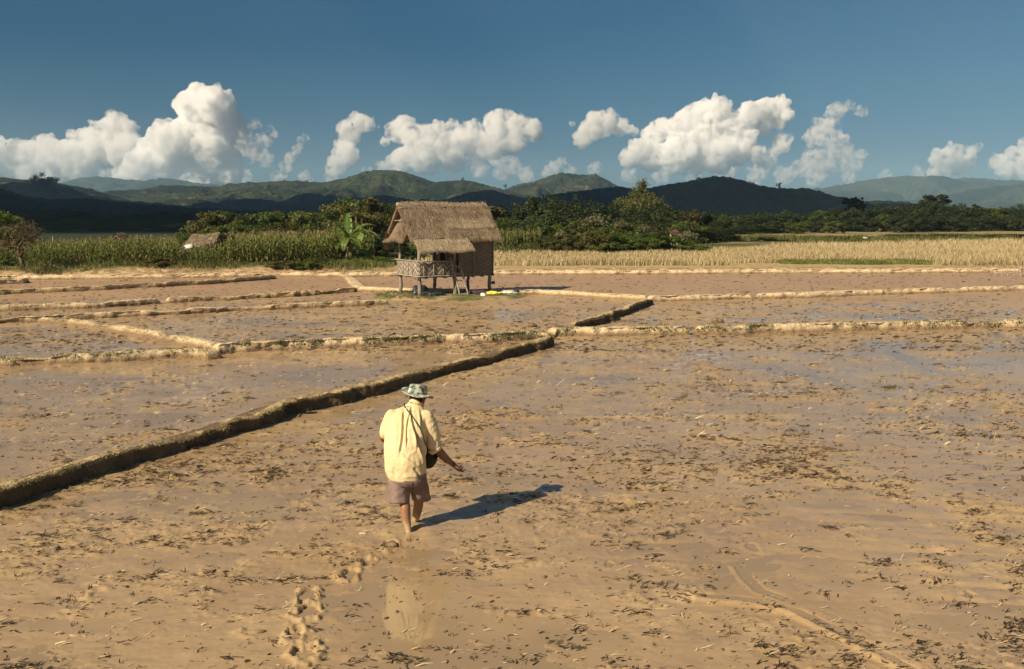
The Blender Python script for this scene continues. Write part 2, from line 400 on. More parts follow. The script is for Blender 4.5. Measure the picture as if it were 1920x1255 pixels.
V1, F1 = strands(*scatter_strands(40000, 6, 15, .62, 2.0, (.008, .05), (.0016, .0045), 101, .25, .07))
V2, F2 = strands(*scatter_strands(38000, 12, 28, .62, 1.7, (.02, .09), (.0028, .007), 102, .2, .14))
V3, F3 = strands(*scatter_strands(26000, 24, 56, .62, 1.3, (.05, .17), (.006, .012), 103, .1, .28))
def mats(ncl, ymin, ymax, seed, base=.05):
    """matted heaps of straw: many crossing strands round one spot"""
    r = np.random.default_rng(seed); Y = 1 / r.uniform(1 / ymax, 1 / ymin, ncl); X = r.uniform(-.62, .62, ncl) * Y; k = r.random(ncl) < base + (1 - base) * clump_density(X, Y) ** 1.4; X, Y = X[k], Y[k]
    m_ = np.minimum((4 * r.lognormal(.2, .75, len(X))).astype(int) + 2, 40); sp = (.012 * np.sqrt(m_) * r.uniform(.7, 1.5, len(X))); i = np.repeat(np.arange(len(X)), m_); n = len(i); main = r.normal(.1, .45, len(X))[i]
    gx_ = r.normal(0, 1, n) * sp[i] * 1.7; gy_ = r.normal(0, 1, n) * sp[i] * .9; x = X[i] + gx_; y = Y[i] + gy_; g = 1 + Y[i] * .035
    z = np.maximum(mud_h(x, y), 0) + .002 + .012 * g * r.random(n) * np.exp(-(gx_ / (sp[i] * 2)) ** 2)
    return strands(x, y, z, r.uniform(.015, .075, n) * g, r.uniform(.0018, .005, n) * g, main + r.normal(0, .55, n), np.abs(r.normal(0, .22, n)) * (r.random(n) < .6), r.normal(0, .12, n), r)
V4, F4 = mats(3800, 6, 32, 110, .05)
V1, F1 = merge_([(V1, F1), (V4, F4)])
deb = mesh_np('rotting_straw', np.concatenate([V1, V2, V3]), np.concatenate([F1, F2 + len(V1), F3 + len(V1) + len(V2)]), M['straw_bit'])
tag(deb, 'dark bits of rotting rice straw scattered over the mud', 'straw', kind='stuff')
V1, F1 = strands(*scatter_strands(2600, 6, 16, .62, .8, (.02, .09), (.002, .005), 104, .3, .4))
V2, F2 = strands(*scatter_strands(2600, 14, 40, .62, .8, (.04, .13), (.003, .009), 105, .3, .4))
deb = mesh_np('pale_straw', np.concatenate([V1, V2]), np.concatenate([F1, F2 + len(V1)]), M['straw_pale'])
tag(deb, 'pale bits of dry straw scattered over the mud', 'straw', kind='stuff')
# stubble clumps and clods: little upright tufts
def tufts(centers, rad, hgt, nb, W, seed, spread=.9):
    r = np.random.default_rng(seed); C_ = np.repeat(centers, nb, 0); n = len(C_)
    hh = np.repeat(np.atleast_1d(hgt) * np.ones(len(centers)), nb) * r.uniform(.4, 1.2, n)
    ang = r.uniform(0, 2 * np.pi, n); pit = np.pi / 2 - np.abs(r.normal(0, spread * .5, n))
    return strands(C_[:, 0] + r.normal(0, rad, n), C_[:, 1] + r.normal(0, rad, n), C_[:, 2] - .01, hh, W * r.uniform(.6, 1.3, n), ang, pit, r.normal(0, .1, n), r)
r = np.random.default_rng(5); n = 420
Y = 1 / r.uniform(1 / 45, 1 / 6.5, n); X = r.uniform(-.62, .62, n) * Y; Z = np.maximum(mud_h(X, Y), 0)
V1, F1 = tufts(np.stack([X, Y, Z], -1), .018, .035 + .0006 * Y, 9, .004, 106, 1.6)
deb = mesh_np('stubble_tuft', V1, F1, M['straw_bit']); tag(deb, 'small dark tufts of rotted rice stubble standing out of the mud', 'stubble', kind='stuff')

# small dark lumps of turned mud
iv, ifc = ico(2); r = np.random.default_rng(15); n = 2600; Y = 1 / r.uniform(1 / 40, 1 / 6, n); X = r.uniform(-.62, .62, n) * Y; k = r.random(n) < .10 + .9 * clump_density(X, Y) ** 1.3; X, Y = X[k], Y[k]; n = len(X); Z = np.maximum(mud_h(X, Y), 0)
sz = r.uniform(.004, .013, n) * (1 + Y / 25) * r.uniform(.6, 1.6, n); a = r.uniform(0, 6.28, n); U = iv[None] * (1 + .45 * (vn3(iv[None, :, 0] * 2 + r.uniform(0, 99, n)[:, None], iv[None, :, 1] * 2 + 0 * a[:, None], iv[None, :, 2] * 2 + 0 * a[:, None], 5) - .5) * 2)[..., None] * sz[:, None, None] * np.array([1.9, 1, .5])
ca, sa = np.cos(a * .25)[:, None], np.sin(a * .25)[:, None]; U = np.stack([U[..., 0] * ca - U[..., 1] * sa + X[:, None], U[..., 0] * sa + U[..., 1] * ca + Y[:, None], U[..., 2] + Z[:, None]], -1)
M['lump'] = mat_isl('wet mud lump', (.06, .042, .026), (.22, .15, .09), .6)
o = mesh_np('mud_lumps', U.reshape(-1, 3), (np.arange(n)[:, None, None] * len(iv) + ifc[None]).reshape(-1, 3), M['lump'], smooth=True); tag(o, 'small dark lumps of turned mud strewn over the paddy', 'mud', kind='stuff')
# ================================================================== BUNDS
def resample(pts, ds):
    out = []
    for a, b in zip(pts[:-1], pts[1:]):
        k = max(1, int((b - a).length / ds)); out += [a.lerp(b, i / k) for i in range(k)]
    out.append(pts[-1]); return out
BUND_GRASS = []
def bund(pix, h, wc, wsl, wsr, ds, label, seed, rough=.03, gaps=(), grass=None, lumps=.02, mat='bund'):
    rough *= 1.7; lumps *= 1.5; ds *= .75
    """pix: crest front edge, left to right in the photo; built in world metres"""
    pts = [G(px, py, h) for px, py in pix]; pts = resample(pts, ds); n = len(pts)
    A = np.array([[p.x, p.y] for p in pts]); 
    T = np.gradient(A, axis=0); T /= np.linalg.norm(T, axis=1)[:, None] + 1e-9
    K = 5
    Ts = T.copy()
    for i in range(n): Ts[i] = T[max(0, i - K):i + K + 1].mean(0)
    Ts /= np.linalg.norm(Ts, axis=1)[:, None]; Nn = np.stack([Ts[:, 1], -Ts[:, 0]], -1)     # towards the camera side
    S = np.concatenate([[0], np.cumsum(np.linalg.norm(np.diff(A, axis=0), axis=1))])
    prof = []
    m1, m2, m3 = 9, 8, 12
    for k in range(m1): t = k / m1; prof.append((-wc - wsl * (1 - t), -.06 + (h + .06) * (t ** 1.15 if wsl > .5 else 1 - (1 - t) ** 1.5), .5))
    for k in range(m2): t = k / m2; prof.append((-wc + wc * t, h + .012 * math.sin(math.pi * t), 1))
    for k in range(m3 + 1):
        t = k / m3; prof.append((wsr * (t ** 1.3 if t < 1 else 1), h - (h + .06) * t ** 1.15, 1))
    prof = np.array(prof); m_ = len(prof)
    O = np.repeat(prof[None, :, 0], n, 0); Zp = np.repeat(prof[None, :, 1], n, 0); Wt = prof[None, :, 2]
    ss = np.repeat(S[:, None], m_, 1)
    edge = .095 * fbm2(ss / .55, ss * 0 + seed, 4, seed) * (h / .2) + .12 * fbm2(ss / 3.5, ss * 0, 2, seed + 3) * wc
    O = O + edge * np.where(O > -wc * .5, 1, 0.3)
    face = (prof[None, :, 0] > 0)
    nz = fbm2(ss / .26, prof[None, :, 1] / .30 + np.zeros_like(ss), 5, seed + 5, .65) - .35 * sstep(.45, .7, vn2(ss / .5, prof[None, :, 1] / .2 + np.zeros_like(ss), seed + 31))
    O = O + np.where(face, rough * nz, 0)
    sag = 1 - .32 * sstep(.05, .5, fbm2(ss / 1.3, ss * 0, 3, seed + 11))
    for g in gaps:
        sg = S[int(np.argmin([abs(960 + F * (p.x / (p.y)) - g) for p in pts]))]
        sag = sag * (1 - .95 * np.exp(-((ss - sg) / .16) ** 4))
    Zp = np.where(Zp > 0, Zp * sag, Zp)
    xs = A[:, 0:1] + Nn[:, 0:1] * O; ys = A[:, 1:2] + Nn[:, 1:2] * O
    ch = fbm2(ss / .7, ss * 0 + prof[None, :, 1] * 2, 3, seed + 41, .6); O = O + np.where(face, rough * 1.1 * ch, 0); xs = A[:, 0:1] + Nn[:, 0:1] * O; ys = A[:, 1:2] + Nn[:, 1:2] * O
    Zp = Zp + lumps * fbm2(xs / .16, ys / .16, 4, seed + 7) * sstep(-.03, .05, Zp)
    en = np.minimum(ss, S[-1] - ss) / (h * .9); cap = np.sqrt(np.clip(1 - (1 - np.clip(en, 0, 1)) ** 2, 0, 1)); Zp = np.where(Zp > -.06, -.06 + (Zp + .06) * cap, Zp)
    V = np.stack([xs, ys, Zp], -1); ii = np.arange(n * m_).reshape(n, m_)
    Fq = np.stack([ii[:-1, :-1], ii[:-1, 1:], ii[1:, 1:], ii[1:, :-1]], -1).reshape(-1, 4)[:, ::-1]
    o = mesh_np('bund', V.reshape(-1, 3), Fq, M[mat], smooth=True)
    # caps
    tag(o, label, 'bund', kind='structure')
    if grass:
        kind, dens, hg, a0, a1 = grass
        rg = np.random.default_rng(seed + 50); k = int(dens * S[-1]); i = rg.integers(0, n, k); lo_, hi_ = int(m_ * a0), int(m_ * a1)
        j = rg.integers(lo_, max(hi_, lo_ + 1), k); q = V[i, j] + np.stack([rg.normal(0, ds * .5, k), rg.normal(0, ds * .5, k), np.zeros(k)], -1)
        ok = (fbm2(q[:, 0] / .5, q[:, 1] / .5, 3, seed + 60) > -.12) & (q[:, 2] > h * .25)
        BUND_GRASS.append((kind, q[ok], hg, q[ok][:, 1]))
    return o
m1e = (1, .03)
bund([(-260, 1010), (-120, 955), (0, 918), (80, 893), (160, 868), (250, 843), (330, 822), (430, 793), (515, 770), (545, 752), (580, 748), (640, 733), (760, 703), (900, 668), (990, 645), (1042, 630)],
     .23, .15, .95, .045, .04, 'earth bund with a grassy top running from the lower left to the junction beyond the man', 1, .032, (), ('y', 560, .014, .08, .60), .022, 'bund_shaded')
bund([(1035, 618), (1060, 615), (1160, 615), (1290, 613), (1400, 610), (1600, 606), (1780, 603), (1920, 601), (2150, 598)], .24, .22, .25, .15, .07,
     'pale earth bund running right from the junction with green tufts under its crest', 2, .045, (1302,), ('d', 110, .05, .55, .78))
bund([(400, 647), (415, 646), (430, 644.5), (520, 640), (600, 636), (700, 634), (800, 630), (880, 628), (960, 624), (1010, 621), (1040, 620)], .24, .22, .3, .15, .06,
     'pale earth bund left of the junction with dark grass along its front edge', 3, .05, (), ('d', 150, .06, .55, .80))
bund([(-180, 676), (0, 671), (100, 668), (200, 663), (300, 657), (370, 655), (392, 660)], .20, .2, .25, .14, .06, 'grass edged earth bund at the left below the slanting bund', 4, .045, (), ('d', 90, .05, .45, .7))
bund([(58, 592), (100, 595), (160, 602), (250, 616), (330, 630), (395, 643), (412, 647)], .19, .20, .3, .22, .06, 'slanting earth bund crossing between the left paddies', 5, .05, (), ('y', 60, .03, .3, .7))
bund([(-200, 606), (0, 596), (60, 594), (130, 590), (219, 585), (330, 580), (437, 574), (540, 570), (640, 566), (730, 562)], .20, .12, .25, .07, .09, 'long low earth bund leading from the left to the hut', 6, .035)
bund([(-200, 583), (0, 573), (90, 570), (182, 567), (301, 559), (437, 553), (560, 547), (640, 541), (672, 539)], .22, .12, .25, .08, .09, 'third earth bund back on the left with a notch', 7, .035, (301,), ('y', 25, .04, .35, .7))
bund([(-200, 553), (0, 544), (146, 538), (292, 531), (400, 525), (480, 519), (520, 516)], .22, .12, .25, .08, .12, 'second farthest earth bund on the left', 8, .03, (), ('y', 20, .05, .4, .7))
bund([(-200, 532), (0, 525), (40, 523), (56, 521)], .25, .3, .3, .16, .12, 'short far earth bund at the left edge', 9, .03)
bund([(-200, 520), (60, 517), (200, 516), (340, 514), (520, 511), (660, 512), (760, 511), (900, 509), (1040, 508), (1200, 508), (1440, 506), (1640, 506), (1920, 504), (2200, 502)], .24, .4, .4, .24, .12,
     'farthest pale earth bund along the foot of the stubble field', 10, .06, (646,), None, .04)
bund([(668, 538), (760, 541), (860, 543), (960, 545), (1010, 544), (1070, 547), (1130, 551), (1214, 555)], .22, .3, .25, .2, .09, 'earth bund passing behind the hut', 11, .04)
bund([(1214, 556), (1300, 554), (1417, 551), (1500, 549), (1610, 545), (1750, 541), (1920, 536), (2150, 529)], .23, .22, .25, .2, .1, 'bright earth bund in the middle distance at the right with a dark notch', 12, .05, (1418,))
bund([(1077, 606), (1110, 597), (1150, 585), (1190, 570), (1224, 557)], .26, .14, .25, .05, .06, 'short dark faced bund joining two bright bunds right of the hut', 13, .04, (), None, .015, 'bund_shaded')
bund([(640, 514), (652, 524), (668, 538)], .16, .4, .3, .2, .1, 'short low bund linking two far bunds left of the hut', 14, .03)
_kind, _q, _h, _y = BUND_GRASS[0]; _f = _q[:, 0] * 0; r = np.random.default_rng(66); _k = r.random(len(_q)) < .05; BUND_GRASS.append(('d', _q[_k] + np.array([.08, -.04, -.02]), .03, _y[_k]))
# bund caps at free ends are hidden by overlapping neighbours; blades of grass along them
for kd, nm, mt, lb in (('y', 'bund_grass', 'grass', 'short yellow green grass growing on the bunds'), ('d', 'bund_weeds', 'grass_dark', 'dark green weeds hanging along the bund edges')):
    Vs, Fs, n = [], [], 0
    for kind, q, hg, yy in BUND_GRASS:
        if kind != kd: continue
        V, Fc = tufts(q, .02 + .0008 * yy.mean(), hg, 3, .0025 + .00018 * yy.mean(), 200 + n % 97, 1.5); Vs.append(V); Fs.append(Fc + n); n += len(V)
    o = mesh_np(nm, np.concatenate(Vs), np.concatenate(Fs), M[mt]); tag(o, lb, 'grass', kind='stuff')
# mud clods sitting on or beside bunds
CL = np.array(ICO3[0])
def clod(p, r, seed, label):
    V = CL * r * (1 + .35 * fbm3(CL[:, 0] * 1.6 + seed, CL[:, 1] * 1.6, CL[:, 2] * 1.6, 3, seed)[:, None]) * np.array([1.25, 1, .7])
    o = mesh_np('mud_clod', V, ICO3[1], M['clod'], smooth=True); o.location = (p.x, p.y, p.z + r * .35); tag(o, label, 'clod'); return o
M['clod'] = mat_simple('mud clod', (.12, .08, .045), (.25, .17, .10), 12, .9, .03)
clod(G(1345, 606), .16, 3, 'dark mud clod lying beside the pale bund right of the junction')
clod(G(994, 615), .15, 4, 'dark mud clod on the bund left of the junction')
clod(G(548, 756, .22), .085, 5, 'lump of turned mud on the crest of the nearest bund')
clod(G(735, 1024), .05, 6, 'pale mud lump in the water behind the man')
clod(G(1395, 551, .2), .12, 7, 'small clod on the middle distance bund at the right')
# platform of earth and grass under the hut
pc = G(835, 558)
u = np.linspace(-1, 1, 90); XX, YY = np.meshgrid(u, u); rr_ = np.hypot(XX, YY)
PX = pc.x + .15 + XX * 3.5; PY = pc.y + .4 + YY * 2.6
PZ = -.03 + .16 * sstep(1.0, .72, rr_ + .1 * fbm2(PX * .8, PY * .8, 3, 5)) + .03 * fbm2(PX * 3, PY * 3, 4, 8) * (rr_ < 1)
ii = np.arange(8100).reshape(90, 90); Fq = np.stack([ii[:-1, :-1], ii[:-1, 1:], ii[1:, 1:], ii[1:, :-1]], -1).reshape(-1, 4)
M['platform'] = mat_simple('trodden earth and grass', (.10, .11, .035), (.33, .24, .13), .9, .9, .05, obj=False, det=6, lo=.42, hi=.58)
o = mesh_np('ground_mound', np.stack([PX, PY, PZ], -1).reshape(-1, 3), Fq, M['platform'], smooth=True); tag(o, 'low mound of trodden earth under the hut', 'mound', kind='structure')
r = np.random.default_rng(9); n = 1500; a = r.uniform(0, 2 * np.pi, n); q = np.sqrt(r.random(n)); X = pc.x + .15 + np.cos(a) * q * 3.2; Y = pc.y + .4 + np.sin(a) * q * 2.3
k = fbm2(X * 1.1, Y * 1.1, 3, 71) > -.05; X, Y = X[k], Y[k]
V, Fc = tufts(np.stack([X, Y, np.full(len(X), .11)], -1), .05, .07, 5, .009, 301, 1.5)
o = mesh_np('mound_grass', V, Fc, M['grass_dark']); tag(o, 'short green grass round the feet of the hut', 'grass', kind='stuff')

# ================================================================== GROUND SHEET (one sheet to the horizon)
gx = np.sinh(np.linspace(-1, 1, 620) * 7.6) * (9000 / math.sinh(7.6)); s = np.linspace(0, 1, 560)
gy = np.concatenate([np.linspace(-9000, -60, 30), np.linspace(-50, 45, 60), np.linspace(45.6, 120, 300), 120 * (9000 / 120) ** np.linspace(.004, 1, 170)])
XX, YY = np.meshgrid(gx, gy)
bx = np.array([G(px, py).x for px, py in [(-400, 524), (58, 519), (520, 514), (660, 516), (1000, 513), (1440, 511), (1920, 509), (2500, 506)]])
by = np.array([G(px, py).y for px, py in [(-400, 524), (58, 519), (520, 514), (660, 516), (1000, 513), (1440, 511), (1920, 509), (2500, 506)]])
YB = np.interp(XX, bx, by); D_ = YY - YB
left = sstep(-6, -11, XX)                # bank carries the maize on the left
hL = sstep(.2, 2.6, D_ + 1.0 * fbm2(XX / 2.5, YY / 2.5, 3, 5)) * .40 + .08 * fbm2(XX / 1.1, YY / 1.1, 4, 6)
hR = sstep(-.2, 1.0, D_) * .22 + .03 * fbm2(XX / 1.5, YY / 1.5, 3, 7)
back = sstep(70, 78, YY) * .15
Hh = left * hL + (1 - left) * hR + back
Hh = np.where(D_ < -.6, -.12, Hh * sstep(-.6, .6, D_) - .12 * (1 - sstep(-.6, .6, D_)))
# reddish mound under the banana plant
mb = G(632, 486, .3); Hh += 1.15 * np.exp(-((XX - mb.x - .6) / 1.5) ** 2 - ((YY - mb.y - .8) / 1.3) ** 2) * (1 + .25 * fbm2(XX, YY, 3, 12))
far = sstep(300, 2000, np.hypot(XX, YY)); Hh = Hh * (1 - far)
soil = left * sstep(-.5, 0, D_) * sstep(2.2, 1.2, D_ + .9 * fbm2(XX / 1.5, YY / 1.5, 3, 15))
soil = np.maximum(soil, sstep(.25, .6, np.exp(-((XX - mb.x + .3) / 1.15) ** 2 - ((YY - mb.y - .2) / 1.1) ** 2)))
soil = np.maximum(soil, (D_ < .6) * 1.0); soil = np.maximum(soil, (1 - left) * sstep(1.6, .9, D_))
bk = np.interp(XX, [G(a, b, .2).x for a, b in [(640, 480), (900, 478), (1300, 474), (1500, 463), (1920, 455), (2500, 450)]], [G(a, b, .2).y for a, b in [(640, 480), (900, 478), (1300, 474), (1500, 463), (1920, 455), (2500, 450)]])
straw = (1 - sstep(-7, -10, XX)) * sstep(.8, 1.6, D_) * (YY < bk)
gs = G(1620, 494, .2); green = np.exp(-((XX - gs.x) / 5.0) ** 2 - ((YY - gs.y) / 1.6) ** 2); straw = straw * (1 - sstep(.3, .6, green))
fallow = sstep(12, 18, XX) * sstep(100, 112, YY - (XX < 40) * -6) * (YY < 230) * sstep(.0, .25, .3 + fbm2(XX / 40, YY / 7, 3, 19))
ii = np.arange(XX.size).reshape(XX.shape); Fq = np.stack([ii[:-1, :-1], ii[:-1, 1:], ii[1:, 1:], ii[1:, :-1]], -1).reshape(-1, 4)
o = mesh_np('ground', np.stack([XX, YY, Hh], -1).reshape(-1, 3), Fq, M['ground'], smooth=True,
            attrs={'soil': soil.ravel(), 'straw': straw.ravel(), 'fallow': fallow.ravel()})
tag(o, 'soil and grass ground with harvested fields reaching back to the hills', 'ground', kind='structure')
def gz(x, y):   # ground height lookup
    i = np.clip(np.searchsorted(gy, y) - 1, 0, len(gy) - 2); j = np.clip(np.searchsorted(gx, x) - 1, 0, len(gx) - 2)
    u = (x - gx[j]) / (gx[j + 1] - gx[j]); v = (y - gy[i]) / (gy[i + 1] - gy[i])
    return (Hh[i, j] * (1 - u) + Hh[i, j + 1] * u) * (1 - v) + (Hh[i + 1, j] * (1 - u) + Hh[i + 1, j + 1] * u) * v
# ================================================================== HUT
def box(c, ax, ay, az, sx, sy, sz, bev=0.0):
    """box verts centred c with axes"""
    c = np.array(c[:]); V = []
    for x in (-1, 1):
        for y in (-1, 1):
            for z in (-1, 1): V.append(c + np.array(ax) * x * sx / 2 + np.array(ay) * y * sy / 2 + np.array(az) * z * sz / 2)
    Fc = [[0, 1, 3, 2], [4, 6, 7, 5], [0, 4, 5, 1], [2, 3, 7, 6], [0, 2, 6, 4], [1, 5, 7, 3]]
    return np.array(V), np.array(Fc)
def tube(pts, rad, k=8, caps=True, seed=None):
    """round pole through pts with radii; quads (caps collapse to a centre point)"""
    P_ = np.array([p[:] for p in pts], float); n = len(P_); rad = np.ones(n) * rad
    T = np.gradient(P_, axis=0); T /= np.linalg.norm(T, axis=1)[:, None] + 1e-12
    ref = np.array([0, 0, 1.0]) if abs(T[0][2]) < .9 else np.array([1.0, 0, 0])
    V = []; a = np.arange(k) * 2 * np.pi / k
    u = np.cross(T[0], ref); u /= np.linalg.norm(u)
    for i in range(n):
        u = u - T[i] * np.dot(u, T[i]); u /= np.linalg.norm(u); v = np.cross(T[i], u)
        V.append(P_[i] + rad[i] * (np.cos(a)[:, None] * u + np.sin(a)[:, None] * v))
    V = np.concatenate(V + [P_[:1], P_[-1:]]); Fc = []
    for i in range(n - 1):
        for j in range(k): j2 = (j + 1) % k; Fc.append([i * k + j, i * k + j2, (i + 1) * k + j2, (i + 1) * k + j])
    c0, c1 = n * k, n * k + 1
    for j in range(0, k, 2): Fc.append([c0, (j + 2) % k, (j + 1) % k, j]); b = (n - 1) * k; Fc.append([c1, b + j, b + (j + 1) % k, b + (j + 2) % k])
    return V, np.array(Fc)
def merge(parts):
    Vs, Fs, n = [], [], 0
    for V, Fc in parts: Vs.append(V); Fs.append(np.asarray(Fc) + n); n += len(V)
    return np.concatenate(Vs), np.concatenate(Fs)
def pole(a, b, r0, r1=None, seg=7, wob=.02, seed=0, k=8):
    rr = np.random.default_rng(seed); a = np.array(a[:], float); b = np.array(b[:], float); t = np.linspace(0, 1, seg)[:, None]
    P_ = a + (b - a) * t; P_ += rr.normal(0, wob, (seg, 3)) * np.sin(np.pi * t) ; r_ = np.linspace(r0, r1 or r0, seg) * rr.uniform(.93, 1.07, seg)
    return tube(P_, r_, k)
def wmat(name, c1, c2, sc=(6, 6, .7), rough=.9, bump=.02, s=3):
    return mat_simple(name, c1, c2, s, rough, bump, .15, 6, .36, .64, stretch=sc)
M['post'] = wmat('weathered post wood', (.12, .10, .08), (.33, .29, .24))
M['pole'] = wmat('grey bamboo pole', (.19, .165, .13), (.42, .37, .30))
def mat_thatch(name, a, b, c):
    m = N(name); p = m.obj(); n = m.noise(m.scale(p, (1, 1, .5)), 2.0, 5, .7); n2 = m.noise(p, 22, 3, .7); n3 = m.noise(m.scale(p, (.4, .4, 3.5)), 1.1, 3, .6)
    col = m.mix(m.ramp(n, .4, .62), a, b); col = m.mix(m.ramp(n2, .42, .7), col, c); col = m.mix(m.ramp(n3, .5, .62, 0, .6), col, b)
    ri = m.n('ShaderNodeNewGeometry').outputs['Random Per Island']; col = m.mix(m.ramp(ri, .0, .5, .55, 0), col, (a[0] * .35, a[1] * .35, a[2] * .35)); col = m.mix(m.ramp(ri, .7, 1.0, 0, .6), col, (min(c[0] * 1.25, .6), c[1] * 1.25, c[2] * 1.25))
    return m.done(m.pbr(col, .9, None, .1))
M['thatch'] = mat_isl('shaggy thatch', (.05, .037, .026), (.44, .35, .25), .9, 0, 1.1) if False else mat_thatch('old grey thatch', (.12, .083, .055), (.24, .175, .118), (.35, .27, .185))
M['thatch_new'] = mat_thatch('paler thatch', (.22, .165, .105), (.36, .28, .185), (.48, .39, .265))
def mat_weave(name, a, b, sc, dirs, pale=1.0):
    m = N(name); p = m.obj(); o = m.xyz(m.scale(p, (1, 1, 1)))
    # herringbone twill across (along wall) x height
    u = m.math('ADD', m.math('MULTIPLY', o[0], dirs[0] * sc), m.math('MULTIPLY', o[1], dirs[1] * sc)); v = m.math('MULTIPLY', o[2], sc)
    zig = m.math('MULTIPLY', m.math('PINGPONG', m.math('FLOOR', u), 4.0), 1.0)
    t = m.math('FRACT', m.math('MULTIPLY', m.math('ADD', m.math('FLOOR', v), zig), .25))
    tw = m.math('GREATER_THAN', m.math('ADD', t, m.math('MULTIPLY', m.math('SUBTRACT', m.noise(p, 9, 4), .5), 1.1)), .45)
    n = m.noise(p, 5, 5, .65); n2 = m.noise(p, 1.6, 3)
    col = m.mix(tw, a, b); col = m.mix(m.ramp(n, .45, .7, 0, .6), col, (a[0] * 1.6, a[1] * 1.5, a[2] * 1.4)); col = m.mix(m.ramp(n2, .45, .65, 0, .5), col, a)
    b_ = m.bump(m.math('ADD', m.math('MULTIPLY', tw, .006), m.math('MULTIPLY', n, .01)), .7, 1.0)
    return m.done(m.pbr(col, .85, b_, .15))
UH = np.array([math.cos(R(30)), math.sin(R(30)), 0]); VH = np.array([-math.sin(R(30)), math.cos(R(30)), 0]); ZH = np.array([0, 0, 1.0])
Bp = np.array(G(787, 560)[:]); HL = 3.155; HW = 1.9
hut = empty('stilt_hut', Vector(Bp))
tag(hut, 'thatched bamboo stilt hut with woven walls and an open veranda standing among the paddies', 'hut')
M['weave_wall'] = mat_weave('woven bamboo wall', (.12, .10, .085), (.20, .172, .142), 24, (UH[0], UH[1]))
M['weave_rail'] = mat_weave('pale woven bamboo rail', (.14, .12, .095), (.44, .39, .32), 20, (UH[0] + VH[0], UH[1] + VH[1]))
M['door_dark'] = mat_simple('dark door boards', (.03, .024, .018), (.07, .055, .04), 4, .9)  # near-black brown for the door leaf
def hp(u, v, z): return UH * u + VH * v + ZH * z      # hut local (origin at front left post foot)
FZ = .90; WT = 2.25
# posts
posts = [(0, 0, -.15), (HL / 2, 0, -.15), (HL, 0, -.15), (0, HW, -.25), (HL / 2, HW, -.15), (HL, HW, -.15)]
for i, (u, v, z0) in enumerate(posts):
    V, Fc = pole(hp(u, v, z0), hp(u, v, 2.35), .085 if i < 4 else .075, .06, 9, .02, 10 + i, 10)
    mesh_np('post', V, Fc, M['post'], hut, True)
# floor: joists + slatted deck
parts = [pole(hp(-.22, v, FZ - .06), hp(HL + .2, v, FZ - .05), .045, .04, 6, .01, 30 + i) for i, v in enumerate((-.02, HW / 2, HW + .02))]
V, Fc = merge(parts); mesh_np('floor_beam', V, Fc, M['post'], hut, True)
parts = []; rr = np.random.default_rng(4)
for k in range(46):
    u = -.12 + k * (HL + .24) / 46; parts.append(box(hp(u + .03, HW / 2, FZ - .005 + rr.normal(0, .003)), UH, VH, ZH, .055, HW + .25 + rr.uniform(-.05, .08), .022))
V, Fc = merge(parts); mesh_np('floor', V, Fc, M['pole'], hut)
parts = [pole(hp(-.14 + k * .42, -.12, FZ - .1), hp(-.14 + k * .42, .14, FZ - .1), .03, .03, 3, 0, 60 + k) for k in range(8)]
for V, Fc in parts: mesh_np('joist', V, Fc, M['pole'], hut, True)
# woven panels (0.02 thick) gently warped
def panel(name, a, b, z0, z1, mat, th=.025, seed=0, nu=18, nv=10, warp=.012, ragged=.0):
    a = np.array(a, float); b = np.array(b, float); d = (b - a); nrm = np.cross(d, ZH); nrm /= np.linalg.norm(nrm)
    U_, V_ = np.meshgrid(np.linspace(0, 1, nu), np.linspace(0, 1, nv)); rr = np.random.default_rng(seed)
    off = warp * fbm2(U_ * 4 + seed, V_ * 3, 3, seed); zt = z0 + (z1 - z0) * V_ + ragged * fbm2(U_ * 12, V_ * 0, 2, seed) * V_
    base = a + d * U_[..., None]; base[..., 2] = zt
    f_ = base + nrm * (off[..., None] + th / 2); g_ = base + nrm * (off[..., None] - th / 2)
    ii = np.arange(nu * nv).reshape(nv, nu); q = np.stack([ii[:-1, :-1], ii[:-1, 1:], ii[1:, 1:], ii[1:, :-1]], -1).reshape(-1, 4)
    m_ = nu * nv; Fs = [q, q[:, ::-1] + m_]
    ring = list(ii[0, :]) + list(ii[1:, -1]) + list(ii[-1, -2::-1]) + list(ii[-2:0:-1, 0]); ring = np.array(ring)
    Fs.append(np.stack([ring, np.roll(ring, -1), np.roll(ring, -1) + m_, ring + m_], -1)[:, ::-1])
    return mesh_np(name, np.concatenate([f_.reshape(-1, 3), g_.reshape(-1, 3)]), np.concatenate(Fs), mat, hut)
um = HL / 2
panel('wall', hp(um + .08, -.10, 0), hp(HL + .12, -.10, 0), FZ - .06, WT + .05, M['weave_wall'], seed=1, nu=26, ragged=.0)['label'] = 'front wall of dark woven bamboo'
panel('wall', hp(HL + .12, -.08, 0), hp(HL + .12, HW + .08, 0), FZ - .06, WT + .3, M['weave_wall'], seed=2)
panel('wall', hp(HL + .1, HW + .10, 0), hp(um - .05, HW + .10, 0), FZ - .06, WT, M['weave_wall'], seed=3)
panel('wall', hp(um + .02, HW + .04, 0), hp(um + .02, 1.38, 0), FZ, WT + .3, M['weave_wall'], seed=4, nu=8)
panel('wall', hp(um + .02, .78, 0), hp(um + .02, -.06, 0), FZ, WT + .3, M['weave_wall'], seed=5, nu=8)
panel('door', hp(um + .10, 1.37, 0), hp(um + .62, 1.0, 0), FZ + .03, WT - .1, M['door_dark'], seed=6, nu=8)
parts = [box(hp(um - .01, 1.39, (FZ + WT) / 2), UH, VH, ZH, .06, .05, WT - FZ), box(hp(um - .01, .77, (FZ + WT) / 2), UH, VH, ZH, .06, .05, WT - FZ)]
V, Fc = merge(parts); mesh_np('door_frame', V, Fc, M['pole'], hut)
